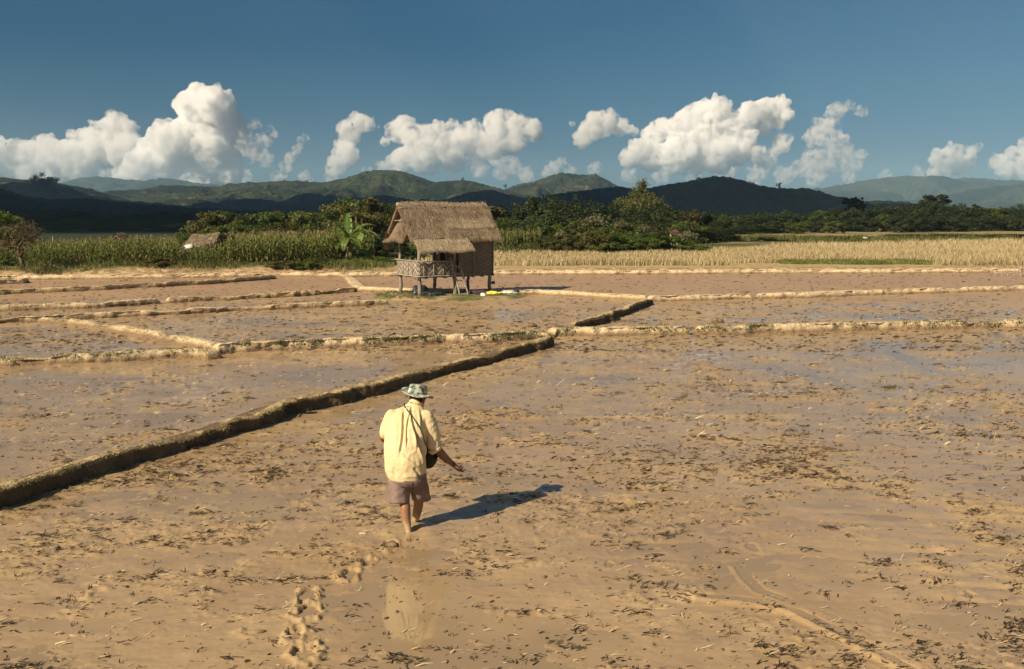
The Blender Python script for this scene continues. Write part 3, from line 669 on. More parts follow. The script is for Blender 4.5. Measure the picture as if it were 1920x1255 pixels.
# battens on the front wall
for u in (um + .14, um + .78, HL + .1):
    V, Fc = pole(hp(u, -.135, FZ - .1), hp(u + .01, -.135, WT + .05), .02, .018, 5, .004, 80); mesh_np('batten', V, Fc, M['post'], hut, True)
# veranda rail: woven pale left end, front run
rl = panel('railing', hp(-.10, HW + .05, 0), hp(-.10, -.10, 0), FZ - .05, FZ + .55, M['weave_rail'], seed=7, nu=16, nv=6); rl['label'] = 'pale woven bamboo end railing'
rl2 = panel('railing', hp(-.10, -.12, 0), hp(um - .12, -.12, 0), FZ - .05, FZ + .55, M['weave_rail'], seed=8, nu=20, nv=6)
parts = [pole(hp(-.13, -.19, FZ + .57), hp(um - .1, -.15, FZ + .55), .025, .022, 6, .006, 90), pole(hp(-.14, HW + .2, FZ + .58), hp(-.13, -.2, FZ + .57), .025, .022, 6, .006, 91),
         pole(hp(-.13, -.19, FZ - .03), hp(um - .1, -.15, FZ - .03), .022, .022, 6, .006, 92), pole(hp(-.14, HW + .2, FZ - .03), hp(-.13, -.2, FZ - .03), .022, .022, 6, .006, 93)]
for k, u in enumerate((.12, .55, .98, 1.38)): parts.append(pole(hp(u, -.155, FZ - .12), hp(u, -.155, FZ + .6), .016, .014, 3, 0, 94 + k))
for k, v in enumerate((.35, .8, 1.3)): parts.append(pole(hp(-.135, v, FZ - .08), hp(-.135, v, FZ + .58), .013, .013, 3, 0, 98 + k))
V, Fc = merge(parts); mesh_np('rail_pole', V, Fc, M['pole'], hut, True)
V, Fc = pole(hp(.18, -.2, FZ + .5), hp(.36, -.26, 1.95), .02, .014, 6, .012, 120); mesh_np('prop_stick', V, Fc, M['pole'], hut, True)
# roof ------------------------------------------------------------
RZ = 3.66; OV = .50; uc0, uc1 = -OV, HL + .33; vc = HW / 2
run = 1.26; drop = 1.38
def slope_pt(u, s, side):     # s 0 ridge..1 eave
    return hp(u, vc + side * run * s, RZ - drop * (s ** .95) - .05 * math.sin(math.pi * s) * 0)
def thatch_slab(u0, u1, p0, p1, th, seed, nu=50, nv=18, sagamp=.03):
    """slab between ridge line fn p0(u) and eave p1(u), th thick"""
    U_, S_ = np.meshgrid(np.linspace(0, 1, nu), np.linspace(0, 1, nv)); A = np.array([p0(u0 + (u1 - u0) * t) for t in np.linspace(0, 1, nu)]); B = np.array([p1(u0 + (u1 - u0) * t) for t in np.linspace(0, 1, nu)])
    Pm = A[None] * (1 - S_[..., None]) + B[None] * S_[..., None]
    nr = np.cross(UH, (B[0] - A[0])); nr /= np.linalg.norm(nr); nr = nr if nr[2] > 0 else -nr
    bumpy = sagamp * fbm2(U_ * (u1 - u0) * 2.2 + seed, S_ * 4, 4, seed) + .018 * np.abs(((S_ * 6) % 1) - .5)
    top = Pm + nr * (th / 2 + bumpy)[..., None]; bot = Pm - nr * (th / 2)
    ii = np.arange(nu * nv).reshape(nv, nu); q = np.stack([ii[:-1, :-1], ii[:-1, 1:], ii[1:, 1:], ii[1:, :-1]], -1).reshape(-1, 4); m_ = nu * nv
    ring = np.array(list(ii[0, :]) + list(ii[1:, -1]) + list(ii[-1, -2::-1]) + list(ii[-2:0:-1, 0]))
    return np.concatenate([top.reshape(-1, 3), bot.reshape(-1, 3)]), np.concatenate([q, q[:, ::-1] + m_, np.stack([ring, np.roll(ring, -1), np.roll(ring, -1) + m_, ring + m_], -1)[:, ::-1]]), nr
def thatch_straws(n, u0, u1, p0, p1, nr, seed, L=(.18, .42), fringe=.35, W=.0085, smin=0.0, lift=.06, bands=None):
    r_ = np.random.default_rng(seed); u = r_.uniform(u0, u1, n); s = np.where(r_.random(n) < fringe, r_.uniform(.86, 1.0, n), r_.uniform(smin, .98, n))
    if bands is not None:
        k = r_.random(n) < .35; s = np.where(k, bands[r_.integers(0, len(bands), n)] + r_.normal(0, .012, n), s)
    A = np.array([p0(x) for x in u]); B = np.array([p1(x) for x in u]); base = A + (B - A) * s[:, None]
    d = (B - A); d /= np.linalg.norm(d, axis=1)[:, None]
    L_ = r_.uniform(*L, n); side = r_.normal(0, .22, n)[:, None] * UH; dd = d + side + nr * np.abs(r_.normal(.02, .09, n))[:, None] + np.where(s > .86, 1, 0)[:, None] * np.array([0, 0, -.35]) * r_.random(n)[:, None]
    dd /= np.linalg.norm(dd, axis=1)[:, None]; st = base + nr * (r_.uniform(.0, lift, n) + .035)[:, None] - dd * (L_ * .55)[:, None]
    wv = np.cross(dd, nr); wv /= np.linalg.norm(wv, axis=1)[:, None]; wv *= (W * r_.uniform(.6, 1.5, n))[:, None]
    mid = st + dd * (L_ * .6)[:, None] + nr * .008; en = st + dd * L_[:, None] - nr * .012
    V = np.stack([st - wv, st + wv, mid + wv, mid - wv, en + wv * .3, en - wv * .3], 1).reshape(-1, 3); k = np.arange(n)[:, None] * 6
    return V, np.concatenate([k + [[0, 1, 2, 3]], k + [[3, 2, 4, 5]]])
rg = lambda u: hp(u, vc, RZ + .02 * math.sin(u * 2.1)); ef = lambda u: hp(u + .0, vc - run, RZ - drop + .02 * math.sin(u * 5)); eb = lambda u: hp(u, vc + run, RZ - drop)
Vf, Ff, nf = thatch_slab(uc0, uc1, rg, ef, .13, 3); sf = thatch_straws(15000, uc0 - .03, uc1 + .05, rg, ef, nf, 31, bands=np.array([.22, .42, .60, .80, .96]))
V, Fc = merge([(Vf, Ff), sf]); roof = mesh_np('roof', V, Fc, M['thatch'], hut); roof['label'] = 'shaggy grey brown thatched roof slope'
Vf, Ff, nb = thatch_slab(uc0, uc1, rg, eb, .13, 4); sf = thatch_straws(5000, uc0 - .03, uc1 + .05, rg, eb, nb, 32)
V, Fc = merge([(Vf, Ff), sf]); mesh_np('roof', V, Fc, M['thatch'], hut)
# pale patch of newer thatch on the lower right of the front slope
r0 = lambda u: rg(u) * .52 + ef(u) * .48; r1 = lambda u: rg(u) * .32 + ef(u) * .68
V, Fc = thatch_straws(3600, HL * .40, uc1 - .1, r0, r1, nf, 33, (.15, .3), .6, .008, lift=.10); mesh_np('thatch_patch', V, Fc, M['thatch_new'], hut)
# front canopy over the ladder
c0 = lambda u: hp(u, vc - run * .99, RZ - drop * 1.0 + .05); c1 = lambda u: hp(u + .03, vc - run * 1.38, RZ - drop * 1.25 - .05 + .03 * math.sin(u * 4.1))
Vf, Ff, nc_ = thatch_slab(-.36, 1.90, c0, c1, .09, 5, 40, 10); sf = thatch_straws(7000, -.40, 1.96, c0, c1, nc_, 34, (.14, .36), .6, .0085, lift=.06, smin=.25)
V, Fc = merge([(Vf, Ff), sf]); mesh_np('canopy', V, Fc, M['thatch_new'], hut)['label'] = 'paler thatched canopy over the ladder'
# ridge roll and ridge sticks
V, Fc = tube([rg(u) + ZH * (.05 + .012 * math.sin(u * 9)) for u in np.linspace(uc0 - .02, uc1 + .01, 30)], .075, 10); 
s2 = thatch_straws(1500, uc0, uc1, lambda u: rg(u) + ZH * .10, lambda u: rg(u) * .93 + ef(u) * .07 + ZH * .05, nf, 35, (.06, .14), .2, .007, lift=.015)
V, Fc = merge([(V, Fc), s2]); mesh_np('ridge', V, Fc, M['thatch_new'], hut)
for V, Fc in ([pole(rg(uc0 - .02) + nf * .1 + (ef(0) - rg(0)) * .10, rg(HL * .5) + nf * .1 + (ef(0) - rg(0)) * .10, .02, .018, 8, .01, 130), pole(c0(-.4) + nf * .08, c0(.9) + nf * .08, .018, .015, 8, .01, 131)]): mesh_np('roof_stick', V, Fc, M['post'], hut, True)
# left gable: rafters, lath, hanging thatch skirt with open top
parts = []
for sd in (-1, 1):
    parts.append(pole(hp(uc0 + .06, vc, RZ - .08), hp(uc0 + .06, vc + sd * run * .98, RZ - drop - .08), .025, .02, 6, .01, 140 + sd))
    parts.append(pole(hp(uc0 + .35, vc, RZ - .1), hp(uc0 + .3, vc + sd * run * .6, RZ - drop * .6 - .1), .02, .02, 6, .01, 143 + sd))
parts += [pole(hp(uc0 + .05, vc - .42, RZ - .6), hp(uc0 + .05, vc + .5, RZ - .58), .016, .014, 5, .01, 150), pole(hp(uc0 + .02, vc + .9, RZ - 1.28), hp(uc0 + .02, vc - .1, RZ - 1.36), .02, .018, 6, .015, 151),
          pole(hp(uc0 + .0, vc - .2, RZ - 1.32), hp(uc0 + .0, vc - .55, RZ - 1.22), .018, .014, 4, .01, 152), pole(hp(-.05, -.05, WT + .12), hp(-.05, HW + .05, WT + .12), .035, .03, 6, .01, 153),
          pole(hp(-.3, -.05, WT + .06), hp(HL + .3, -.05, WT + .06), .035, .03, 8, .01, 154), pole(hp(-.3, HW + .05, WT + .06), hp(HL + .3, HW + .05, WT + .06), .035, .03, 8, .01, 155)]
V, Fc = merge(parts); mesh_np('rafter', V, Fc, M['pole'], hut, True)
r_ = np.random.default_rng(36); sk = []
# gable skirt slab
g0 = lambda v: hp(uc0 + .22, v, RZ - .50 - .42 * max(0, (v - vc + .1)) - .15 * max(0, vc - v)); g1 = lambda v: hp(uc0 - .06, v, RZ - 1.30 - .12 * abs(v - vc))
vs = np.linspace(vc - .72, vc + .92, 24); top = np.array([g0(v) for v in vs]); bot = np.array([g1(v) for v in vs])
top[:, 2] = np.minimum(top[:, 2], RZ - .16 - np.abs(vs - vc) * drop / run)
rows = [top * (1 - t) + bot * t + ZH * 0 for t in np.linspace(0, 1, 8)]; Vg = np.concatenate(rows + [x + UH * .07 for x in rows]); ii = np.arange(8 * 24).reshape(8, 24)
q = np.stack([ii[:-1, :-1], ii[:-1, 1:], ii[1:, 1:], ii[1:, :-1]], -1).reshape(-1, 4); ring = np.array(list(ii[0, :]) + list(ii[1:, -1]) + list(ii[-1, -2::-1]) + list(ii[-2:0:-1, 0]))
Fg = np.concatenate([q[:, ::-1], q + 192, np.stack([ring, np.roll(ring, -1), np.roll(ring, -1) + 192, ring + 192], -1)])
n = 3600; vi = r_.uniform(vs[0] - .05, vs[-1] + .25, n); t = np.where(r_.random(n) < .45, r_.uniform(.8, 1, n), r_.uniform(0, 1, n))
ti = np.stack([np.interp(vi, vs, top[:, c]) for c in range(3)], 1); bi = np.stack([np.interp(vi, vs, bot[:, c]) for c in range(3)], 1)
st = ti + (bi - ti) * t[:, None] - UH * r_.uniform(.0, .06, n)[:, None] + VH * np.where(vi > vs[-1], vi - vs[-1], 0)[:, None]
dn = (bi - ti) + VH * (r_.normal(0, .18, n) + .25 * (vi - vc))[:, None]; dn /= np.linalg.norm(dn, axis=1)[:, None]; L_ = r_.uniform(.14, .34, n)[:, None]
wv = VH * (.0075 * r_.uniform(.6, 1.5, n))[:, None]; st = st - dn * L_ * .5; en = st + dn * L_
V = np.stack([st - wv, st + wv, en + wv * .3, en - wv * .3], 1).reshape(-1, 3); Fc = np.arange(4 * n).reshape(-1, 4)
V, Fc = merge([(Vg, Fg), (V, Fc)]); mesh_np('gable_skirt', V, Fc, M['thatch'], hut)['label'] = 'thatch skirt hanging in the open gable'
# hanging fringe at the back left eave end
n = 700; r_ = np.random.default_rng(37); t = r_.uniform(.78, 1.04, n); st = np.array([rg(uc0 + .02)] * n) + (eb(0) - rg(0)) * t[:, None] + UH * r_.uniform(-.08, .1, n)[:, None]; L_ = r_.uniform(.12, .38, n)[:, None]
dn = np.array([0, 0, -1.0]) + r_.normal(0, .14, (n, 3)); en = st + dn * L_; wv = (UH * .6 + VH * .4) * .008
V = np.stack([st - wv, st + wv, en + wv * .3, en - wv * .3], 1).reshape(-1, 3); mesh_np('fringe', V, np.arange(4 * n).reshape(-1, 4), M['thatch_new'], hut)
# ladder: leans on the veranda edge, a thing of its own
lad = empty('ladder', Vector(Bp + hp(um - .05, -.75, .0))); tag(lad, 'bamboo ladder leaning against the veranda of the stilt hut', 'ladder')
l0 = hp(-.10, -.06, -.05); l1 = hp(-.28, .52, 1.62); q0 = hp(.24, -.12, -.05); q1 = hp(.10, .48, 1.45)
for a_, b_, sd in ((l0, l1, 1), (q0, q1, 2)): V, Fc = pole(a_, b_, .036, .03, 8, .012, 160 + sd); mesh_np('rail', V, Fc, M['pole'], lad, True)
for k, t in enumerate((.13, .30, .47, .64, .82)): V, Fc = pole(l0 + (l1 - l0) * t - UH * .05, q0 + (q1 - q0) * t + UH * .05, .022, .02, 4, .006, 170 + k); mesh_np('rung', V, Fc, M['pole'], lad, True)
# ------------------------------------------------------------------ goods under the hut
def lump(name, loc, dims, seed, mat, label, cat, rz=0.0, amp=.35, freq=1.6, fold=.12, sharp=False):
    V = np.array(ICO_L[0]); d = amp * fbm3(V[:, 0] * freq + seed, V[:, 1] * freq, V[:, 2] * freq, 3, seed) + fold * (.5 - np.abs(fbm3(V[:, 0] * 3.4, V[:, 1] * 3.4 + seed, V[:, 2] * 2.2, 4, seed + 3)) * 2)
    V = V * (1 + d[:, None]); V[:, 2] = np.maximum(V[:, 2], -.55); V = V * np.array(dims) / 2; V[:, 2] -= V[:, 2].min()
    o = mesh_np(name, V, ICO_L[1], mat, None, True); o.location = loc; o.rotation_euler = (0, 0, rz); tag(o, label, cat); return o
ICO_L = ico(5)
M['plastic_black'] = mat_simple('black plastic sheet', (.012, .013, .016), (.035, .037, .042), 6, .28, .01, .5)
M['cloth_purple'] = mat_simple('dark purple cloth', (.045, .025, .04), (.09, .05, .07), 5, .8, .01)
M['sack_yellow'] = mat_simple('yellow woven sack', (.75, .50, .04), (.85, .62, .10), 5, .5, .01, .4)
M['sack_white'] = mat_simple('white woven sack', (.62, .58, .50), (.82, .78, .70), 5, .55, .01, .4)
M['basket_red'] = mat_simple('rusty red basket', (.16, .045, .03), (.28, .09, .06), 8, .7, .01)
def at(px, py, z=.10):
    g = G(px, py, z); g.z = z; return g
lump('plastic_bundle', at(788, 553), (.62, .5, .5), 11, M['plastic_black'], 'crumpled black plastic bundle standing between the left posts of the hut', 'bundle', .3, .3, 1.8, .25)
lump('plastic_bag', at(812, 556), (.95, .5, .26), 12, M['plastic_black'], 'low heap of black plastic lying right of the tall bundle under the hut', 'bag', .1, .3, 1.8, .25)
lump('cloth_heap', at(896, 553), (.75, .5, .25), 13, M['cloth_purple'], 'dark purple cloth heap in the shade under the right of the hut', 'cloth', .2)
lump('yellow_sack', at(923, 553), (.70, .36, .17), 14, M['sack_yellow'], 'empty yellow sack lying on the grass at the right of the hut', 'sack', -.1, .35, 2.0, .3)
lump('white_sack', at(951, 551), (.70, .30, .12), 15, M['sack_white'], 'crumpled white sack lying beside the yellow one', 'sack', .12, .35, 2.0, .3)
lump('white_sack', at(906, 556), (.20, .22, .18), 16, M['sack_white'], 'small white cloth bunch at the left end of the yellow sack', 'sack', .3, .35, 2.0, .3)
lump('basket', Vector(Bp + hp(HL + .16, -.02, .46)), (.17, .17, .16), 17, M['basket_red'], 'small rusty red basket tied to the right front post of the hut', 'basket', 0, .1, 1.5, .05)
lump('dark_sack', at(967, 550), (.30, .22, .20), 18, M['cloth_purple'], 'small dark sack behind the right end of the white sack', 'sack', .3)
# ================================================================== MAN
MY = MAN.y
def Q(px, py, dy): return np.array(P(px, py, MY + dy)[:])
def capsule_chain(nodes, k=20, sub=5):
    """nodes: (x,y,z,r) or (x,y,z,rx,ry) -> round solid: a tube with hemispherical ends"""
    N_ = np.array(nodes, float); Pn = N_[:, :3]; rn = N_[:, 3]
    t = np.arange(len(N_)); tt = np.linspace(0, len(N_) - 1, (len(N_) - 1) * sub + 1)
    def cr(vals):
        v = np.concatenate([[2 * vals[0] - vals[1]], vals, [2 * vals[-1] - vals[-2]]]); o = []
        for x in tt:
            i = min(int(x), len(N_) - 2); f = x - i; a, b, c, d = v[i], v[i + 1], v[i + 2], v[i + 3]
            o.append(.5 * (2 * b + (c - a) * f + (2 * a - 5 * b + 4 * c - d) * f * f + (3 * b - a - 3 * c + d) * f ** 3))
        return np.array(o)
    Pc = cr(Pn); rc = cr(rn)
    d0 = Pc[0] - Pc[1]; d0 /= np.linalg.norm(d0); d1 = Pc[-1] - Pc[-2]; d1 /= np.linalg.norm(d1)
    pre = [Pc[0] + d0 * rc[0] * math.sin(a) for a in (1.5, 1.1, .7, .35)]; pr = [rc[0] * math.cos(a) for a in (1.5, 1.1, .7, .35)]
    post = [Pc[-1] + d1 * rc[-1] * math.sin(a) for a in (.35, .7, 1.1, 1.5)]; po = [rc[-1] * math.cos(a) for a in (.35, .7, 1.1, 1.5)]
    return tube(np.concatenate([pre, Pc, post]), np.concatenate([pr, rc, po]), k)
def ell_loft(rings, k=48, cap=True):
    """rings: list of (centre, ax, ay) vectors; closed solid"""
    a = np.arange(k) * 2 * np.pi / k; V = []
    for c, ax, ay in rings: V.append(np.array(c) + np.cos(a)[:, None] * np.array(ax) + np.sin(a)[:, None] * np.array(ay))
    n = len(rings); V = np.concatenate(V + [[np.array(rings[0][0])], [np.array(rings[-1][0])]]); Fc = []
    for i in range(n - 1):
        for j in range(k): j2 = (j + 1) % k; Fc.append([i * k + j, i * k + j2, (i + 1) * k + j2, (i + 1) * k + j])
    for j in range(0, k, 2): Fc.append([n * k, (j + 2) % k, (j + 1) % k, j]); b = (n - 1) * k; Fc.append([n * k + 1, b + j, b + (j + 1) % k, b + (j + 2) % k])
    return V, np.array(Fc)
def remesh(name, parts, vox, smooth, mat, parent, disp=None, sm_fac=.5):
    V, Fc = merge(parts); tmp = mesh_np(name, V, Fc)
    md = tmp.modifiers.new('r', 'REMESH'); md.mode = 'VOXEL'; md.voxel_size = vox
    if smooth: s_ = tmp.modifiers.new('s', 'SMOOTH'); s_.factor = sm_fac; s_.iterations = smooth
    me = bpy.data.meshes.new_from_object(tmp.evaluated_get(bpy.context.evaluated_depsgraph_get()))
    old = tmp.data; bpy.data.objects.remove(tmp); bpy.data.meshes.remove(old); me.name = name
    nv = len(me.vertices); co = np.empty(nv * 3, np.float32); me.vertices.foreach_get('co', co); co = co.reshape(-1, 3).astype(float)
    if disp is not None:
        no = np.empty(nv * 3, np.float32); me.vertices.foreach_get('normal', no); no = no.reshape(-1, 3)
        co = co + no * disp(co)[:, None]; me.vertices.foreach_set('co', co.astype(np.float32).ravel())
    me.polygons.foreach_set('use_smooth', np.ones(len(me.polygons), dtype=bool)); me.update()
    me.materials.clear(); me.materials.append(mat)
    o = bpy.data.objects.new(name, me); COL.objects.link(o); o.parent = parent; return o
man = empty('person', (0, 0, 0)); tag(man, 'person in pale yellow shirt, mauve shorts and camouflage hat wading through the mud', 'person')
M['skin'] = mat_simple('brown skin', (.20, .085, .04), (.27, .125, .065), 7, .45, .0, .4, obj=True)
M['shirt'] = None
def mat_shirt():
    m = N('pale yellow cotton'); p = m.obj(); n = m.noise(p, 9, 5, .6); n2 = m.noise(p, 2.5, 3); wv = m.noise(m.scale(p, (1, 1, 1)), 160, 2)
    col = m.mix(m.ramp(n2, .4, .65), (.70, .575, .345), (.64, .505, .29)); col = m.mix(m.ramp(n, .60, .72, 0, .6), col, (.52, .38, .20))
    z = m.xyz(p)[2]; col = m.mix(m.ramp(z, 1.05, 1.3, 0, .35), col, (.64, .48, .26))
    b = m.bump(m.math('ADD', m.math('MULTIPLY', n, .02), m.math('MULTIPLY', wv, .001)), .5, 1.0)
    return m.done(m.pbr(col, .85, b, .2))
M['shirt'] = mat_shirt()
M['shorts'] = mat_simple('mauve brown cotton', (.17, .12, .105), (.25, .18, .155), 6, .9, .01, .15)
M['muddy_skin'] = None
# ---- body (one continuous mesh)
PXM = .0056
def nod(px, py, dy, r): return (*Q(px, py, dy), r)
body = [capsule_chain([nod(768, 872, .14, .125), nod(768, 840, .17, .12), nod(766, 812, .21, .12), nod(768, 792, .27, .10), nod(775, 775, .32, .06)]),
        capsule_chain([nod(777, 772, .33, .045), nod(780, 763, .345, .048), nod(783, 756, .37, .055)]),
        capsule_chain([nod(757, 872, .12, .085), nod(754, 905, .12, .078), nod(758, 940, .10, .058), nod(760, 955, .07, .055), nod(762, 975, .05, .046), nod(766, 994, .02, .031), nod(767, 1006, .0, .030), nod(767, 1018, .02, .034)]),
        capsule_chain([nod(780, 872, .16, .085), nod(786, 905, .22, .078), nod(785, 938, .30, .056), nod(784, 950, .32, .052), nod(781, 966, .34, .044), nod(778, 980, .36, .031), nod(777, 992, .37, .032)]),
        # foot in the mud
        capsule_chain([nod(767, 1014, .0, .035), nod(770, 1016, .10, .035), nod(774, 1014, .2, .03)]),
        capsule_chain([nod(777, 988, .37, .035), nod(780, 988, .47, .033), nod(784, 986, .55, .028)]),
        # right arm: shoulder, elbow, wrist
        capsule_chain([nod(798, 787, .29, .05), nod(809, 806, .29, .05), nod(815, 828, .30, .044), nod(820, 842, .33, .048), nod(829, 853, .37, .047), nod(838, 862, .40, .040), nod(846, 868, .42, .031), nod(850, 871, .425, .031)]),
        # left arm: elbow bent, forearm forward to the bag
        capsule_chain([nod(736, 786, .28, .05), nod(727, 800, .29, .045), nod(719, 816, .30, .042), nod(722, 824, .38, .04), nod(740, 826, .48, .034), nod(756, 824, .55, .028), nod(762, 823, .57, .028)])]
# hands: palm + five fingers
def hand(w, ax, up, side, curl=.5, L=1.0):
    """w wrist point, ax pointing direction, up back of hand, side towards thumb"""
    ax = ax / np.linalg.norm(ax); side = side - ax * np.dot(side, ax); side /= np.linalg.norm(side); up = np.cross(ax, side); out = []
    for k in range(4):
        s = (.030 - .020 * k); out.append(capsule_chain([(*(w + ax * .01 + side * s * .6), .016), (*(w + ax * .045 + side * s), .016), (*(w + ax * .085 * L + side * s * 1.08), .0125)], 10, 3))
    lens = (.070, .078, .072, .056)
    for k in range(4):
        s = .031 - .021 * k; b = w + ax * .085 * L + side * s * 1.08; p = [(*b, .0100)]; d = ax.copy(); q = b; ang = 0
        for j, f in enumerate((.42, .32, .26)):
            ang += curl * (.55 + .12 * k) * (1.0 if j else .6); d = ax * math.cos(ang) - up * math.sin(ang) + side * (.06 - .05 * k); q = q + d * lens[k] * f; p.append((*q, .0092 - .0008 * j))
        out.append(capsule_chain(p, 8, 3))
    q0 = w + ax * .025 + side * .026 - up * .006; q1 = q0 + ax * .030 + side * .022 - up * .016; q2 = q1 + ax * .030 + side * .004 - up * .016; q3 = q2 + ax * .022 - side * .006 - up * .008
    out.append(capsule_chain([(*q0, .017), (*q1, .0125), (*q2, .0105), (*q3, .009)], 8, 3)); return out
wr = Q(848, 869, .42); hd = Q(860, 880, .46) - wr
body += hand(wr, hd, None, np.array([-.35, -.9, .25]), .85, 1.12)
wl = Q(760, 823, .56); body += hand(wl, np.array([.8, .25, -.2]), None, np.array([.2, .2, .9]), .6)
# head: skull, jaw, nose, ears
hc = Q(783, 748, .40); fw = np.array([.50, .80, -.34]); fw /= np.linalg.norm(fw); rt = np.cross(fw, ZH); rt /= np.linalg.norm(rt); hu = np.cross(rt, fw)
def hpn(f, r_, u): return hc + fw * f + rt * r_ + hu * u
sk_ = [(hpn(0, 0, z), rt * w_, fw * d_) for z, w_, d_ in ((-.095, .035, .045), (-.075, .052, .068), (-.04, .066, .088), (0, .074, .096), (.04, .076, .098), (.08, .066, .086), (.105, .045, .06), (.118, .02, .03))]
body.append(ell_loft(sk_, 28))
body += [capsule_chain([(*hpn(.055, 0, -.09), .03), (*hpn(.075, 0, -.105), .026)], 12), capsule_chain([(*hpn(.092, 0, .012), .010), (*hpn(.108, 0, -.018), .014), (*hpn(.098, 0, -.028), .015)], 10),
         capsule_chain([(*hpn(.088, -.018, -.058), .009), (*hpn(.094, 0, -.058), .011), (*hpn(.088, .018, -.058), .009)], 8), capsule_chain([(*hpn(.085, -.045, .03), .012), (*hpn(.094, 0, .032), .012), (*hpn(.085, .045, .03), .012)], 8)]
for sd in (-1, 1): body.append(capsule_chain([(*hpn(-.005, sd * .076, .018), .014), (*hpn(-.012, sd * .083, .005), .013), (*hpn(-.004, sd * .079, -.022), .009)], 8))
def mat_skin():
    m = N('sun browned skin'); p = m.obj(); n = m.noise(p, 9, 4); z = m.xyz(p)[2]; n2 = m.noise(p, 40, 4)
    col = m.mix(m.ramp(n, .4, .65), (.19, .072, .034), (.25, .105, .052))
    zz = m.math('ADD', z, m.math('MULTIPLY', m.math('SUBTRACT', n2, .5), .10))
    leg = m.ramp(zz, .12, .45, 1, 0); col = m.mix(m.math('MULTIPLY', leg, .5), col, (.36, .22, .13))
    col = m.mix(m.ramp(zz, .06, .16, 1, 0), col, (.40, .28, .165))
    return m.done(m.pbr(col, .42, None, .4))
M['skin'] = mat_skin()
bo = remesh('body', body, .0042, 3, M['skin'], man)
eyes = ([capsule_chain([(*hpn(.084, sd * .03, .012), .011), (*hpn(.087, sd * .03, .012), .011)], 10) for sd in (-1, 1)])
M['eye'] = mat_simple('eye', (.7, .68, .62), (.75, .72, .68), 3, .2, 0, .5); [mesh_np('eye', *e_, M['eye'], man, True) for e_ in eyes]
M['hair'] = mat_simple('black hair', (.010, .009, .008), (.03, .025, .02), 60, .6, .002)
hr = [(hpn(-.012, 0, z), rt * w_, fw * d_) for z, w_, d_ in ((-.058, .05, .075), (-.03, .068, .085), (0, .080, .096), (.05, .081, .100), (.09, .07, .088), (.12, .03, .04))]
remesh('hair', [ell_loft(hr, 28)], .006, 1, M['hair'], man, lambda c: .004 * fbm3(c[:, 0] * 60, c[:, 1] * 60, c[:, 2] * 20, 2, 3))
# ---- shirt
def ring(y, xl, xr, dyc, depth, tilt=0.0):
    a = Q(xl, y, dyc); b = Q(xr, y, dyc); c = (a + b) / 2; return (c, (b - a) / 2, np.array([0, depth, tilt]))
srings = [ring(897, 733, 795, .13, .130, .03), ring(892, 726, 798, .135, .150, .03), ring(884, 722, 799, .14, .165, .02), ring(860, 720.5, 800, .16, .175), ring(835, 720, 799, .19, .172), ring(810, 721, 798, .22, .165),
          ring(793, 722, 802, .25, .16), ring(783, 724, 803, .265, .15), ring(775, 730, 800, .275, .135), ring(768, 742, 796, .30, .105), ring(763, 755, 794, .32, .08), ring(759, 764, 792, .335, .068), ring(755, 767, 790, .345, .062)]
sh = [ell_loft(srings, 56),
      capsule_chain([nod(797, 784, .275, .090), nod(805, 797, .28, .086), nod(811, 815, .29, .082), nod(813, 832, .30, .078)], 24),
      capsule_chain([nod(738, 784, .27, .092), nod(730, 796, .27, .082), nod(724, 810, .29, .068), nod(722, 815, .30, .058)], 24)]
cuffT = [capsule_chain([nod(806, 842, .30, .03), nod(817, 838, .30, .04), nod(822, 836, .31, .03)], 12)]
def fold(c):
    x, y, z = c[:, 0], c[:, 1], c[:, 2]; X = (x - MAN.x) / PXM + 767      # rough photo column
    d = .007 * fbm3(x * 5, y * 5, z * 2.6, 3, 21) + .005 * (1 - np.abs(fbm3(x * 4 + z * 3, y * 4, z * 5 - x * 4, 3, 27)) * 4).clip(0, 1)
    # long creases falling from the shoulder blade
    h = (z - Q(767, 900, 0)[2]) / (Q(767, 765, 0)[2] - Q(767, 900, 0)[2])
    back = sstep(MY + .32, MY + .12, y)
    for (x0, x1, h0, h1, w_, a) in ((-8, -14, .98, .40, 2.2, -.012), (2, -3, .95, .50, 1.8, -.008), (4, 16, .98, .45, 2.2, -.012), (16, 30, .62, .22, 2.6, -.018), (20, 30, .90, .55, 2.2, -.010), (-16, 18, .42, .20, 3.5, -.006), (-30, -20, .15, .0, 3.5, -.006), (12, 22, .16, .0, 3.0, -.007)):
        t = (h0 - h) / (h0 - h1); cx = x0 + (x1 - x0) * t + 1.6 * np.sin(t * 5 + x0); m_ = sstep(-.15, .1, t) * sstep(1.2, .85, t)
        dd = (x - MAN.x) / PXM - cx; d = d + back * m_ * 1.7 * (a * np.exp(-(dd / w_) ** 2) - a * .6 * np.exp(-((dd + w_ * 1.7) / (w_ * 1.1)) ** 2))
        d = d + .0025 * (np.abs(fbm3(x * 9, y * 9, z * 4, 3, 23)) - .2); d = d * sstep(-.02, .05, h)
    return d
shirt = remesh('shirt', sh, .0055, 3, M['shirt'], man, fold)
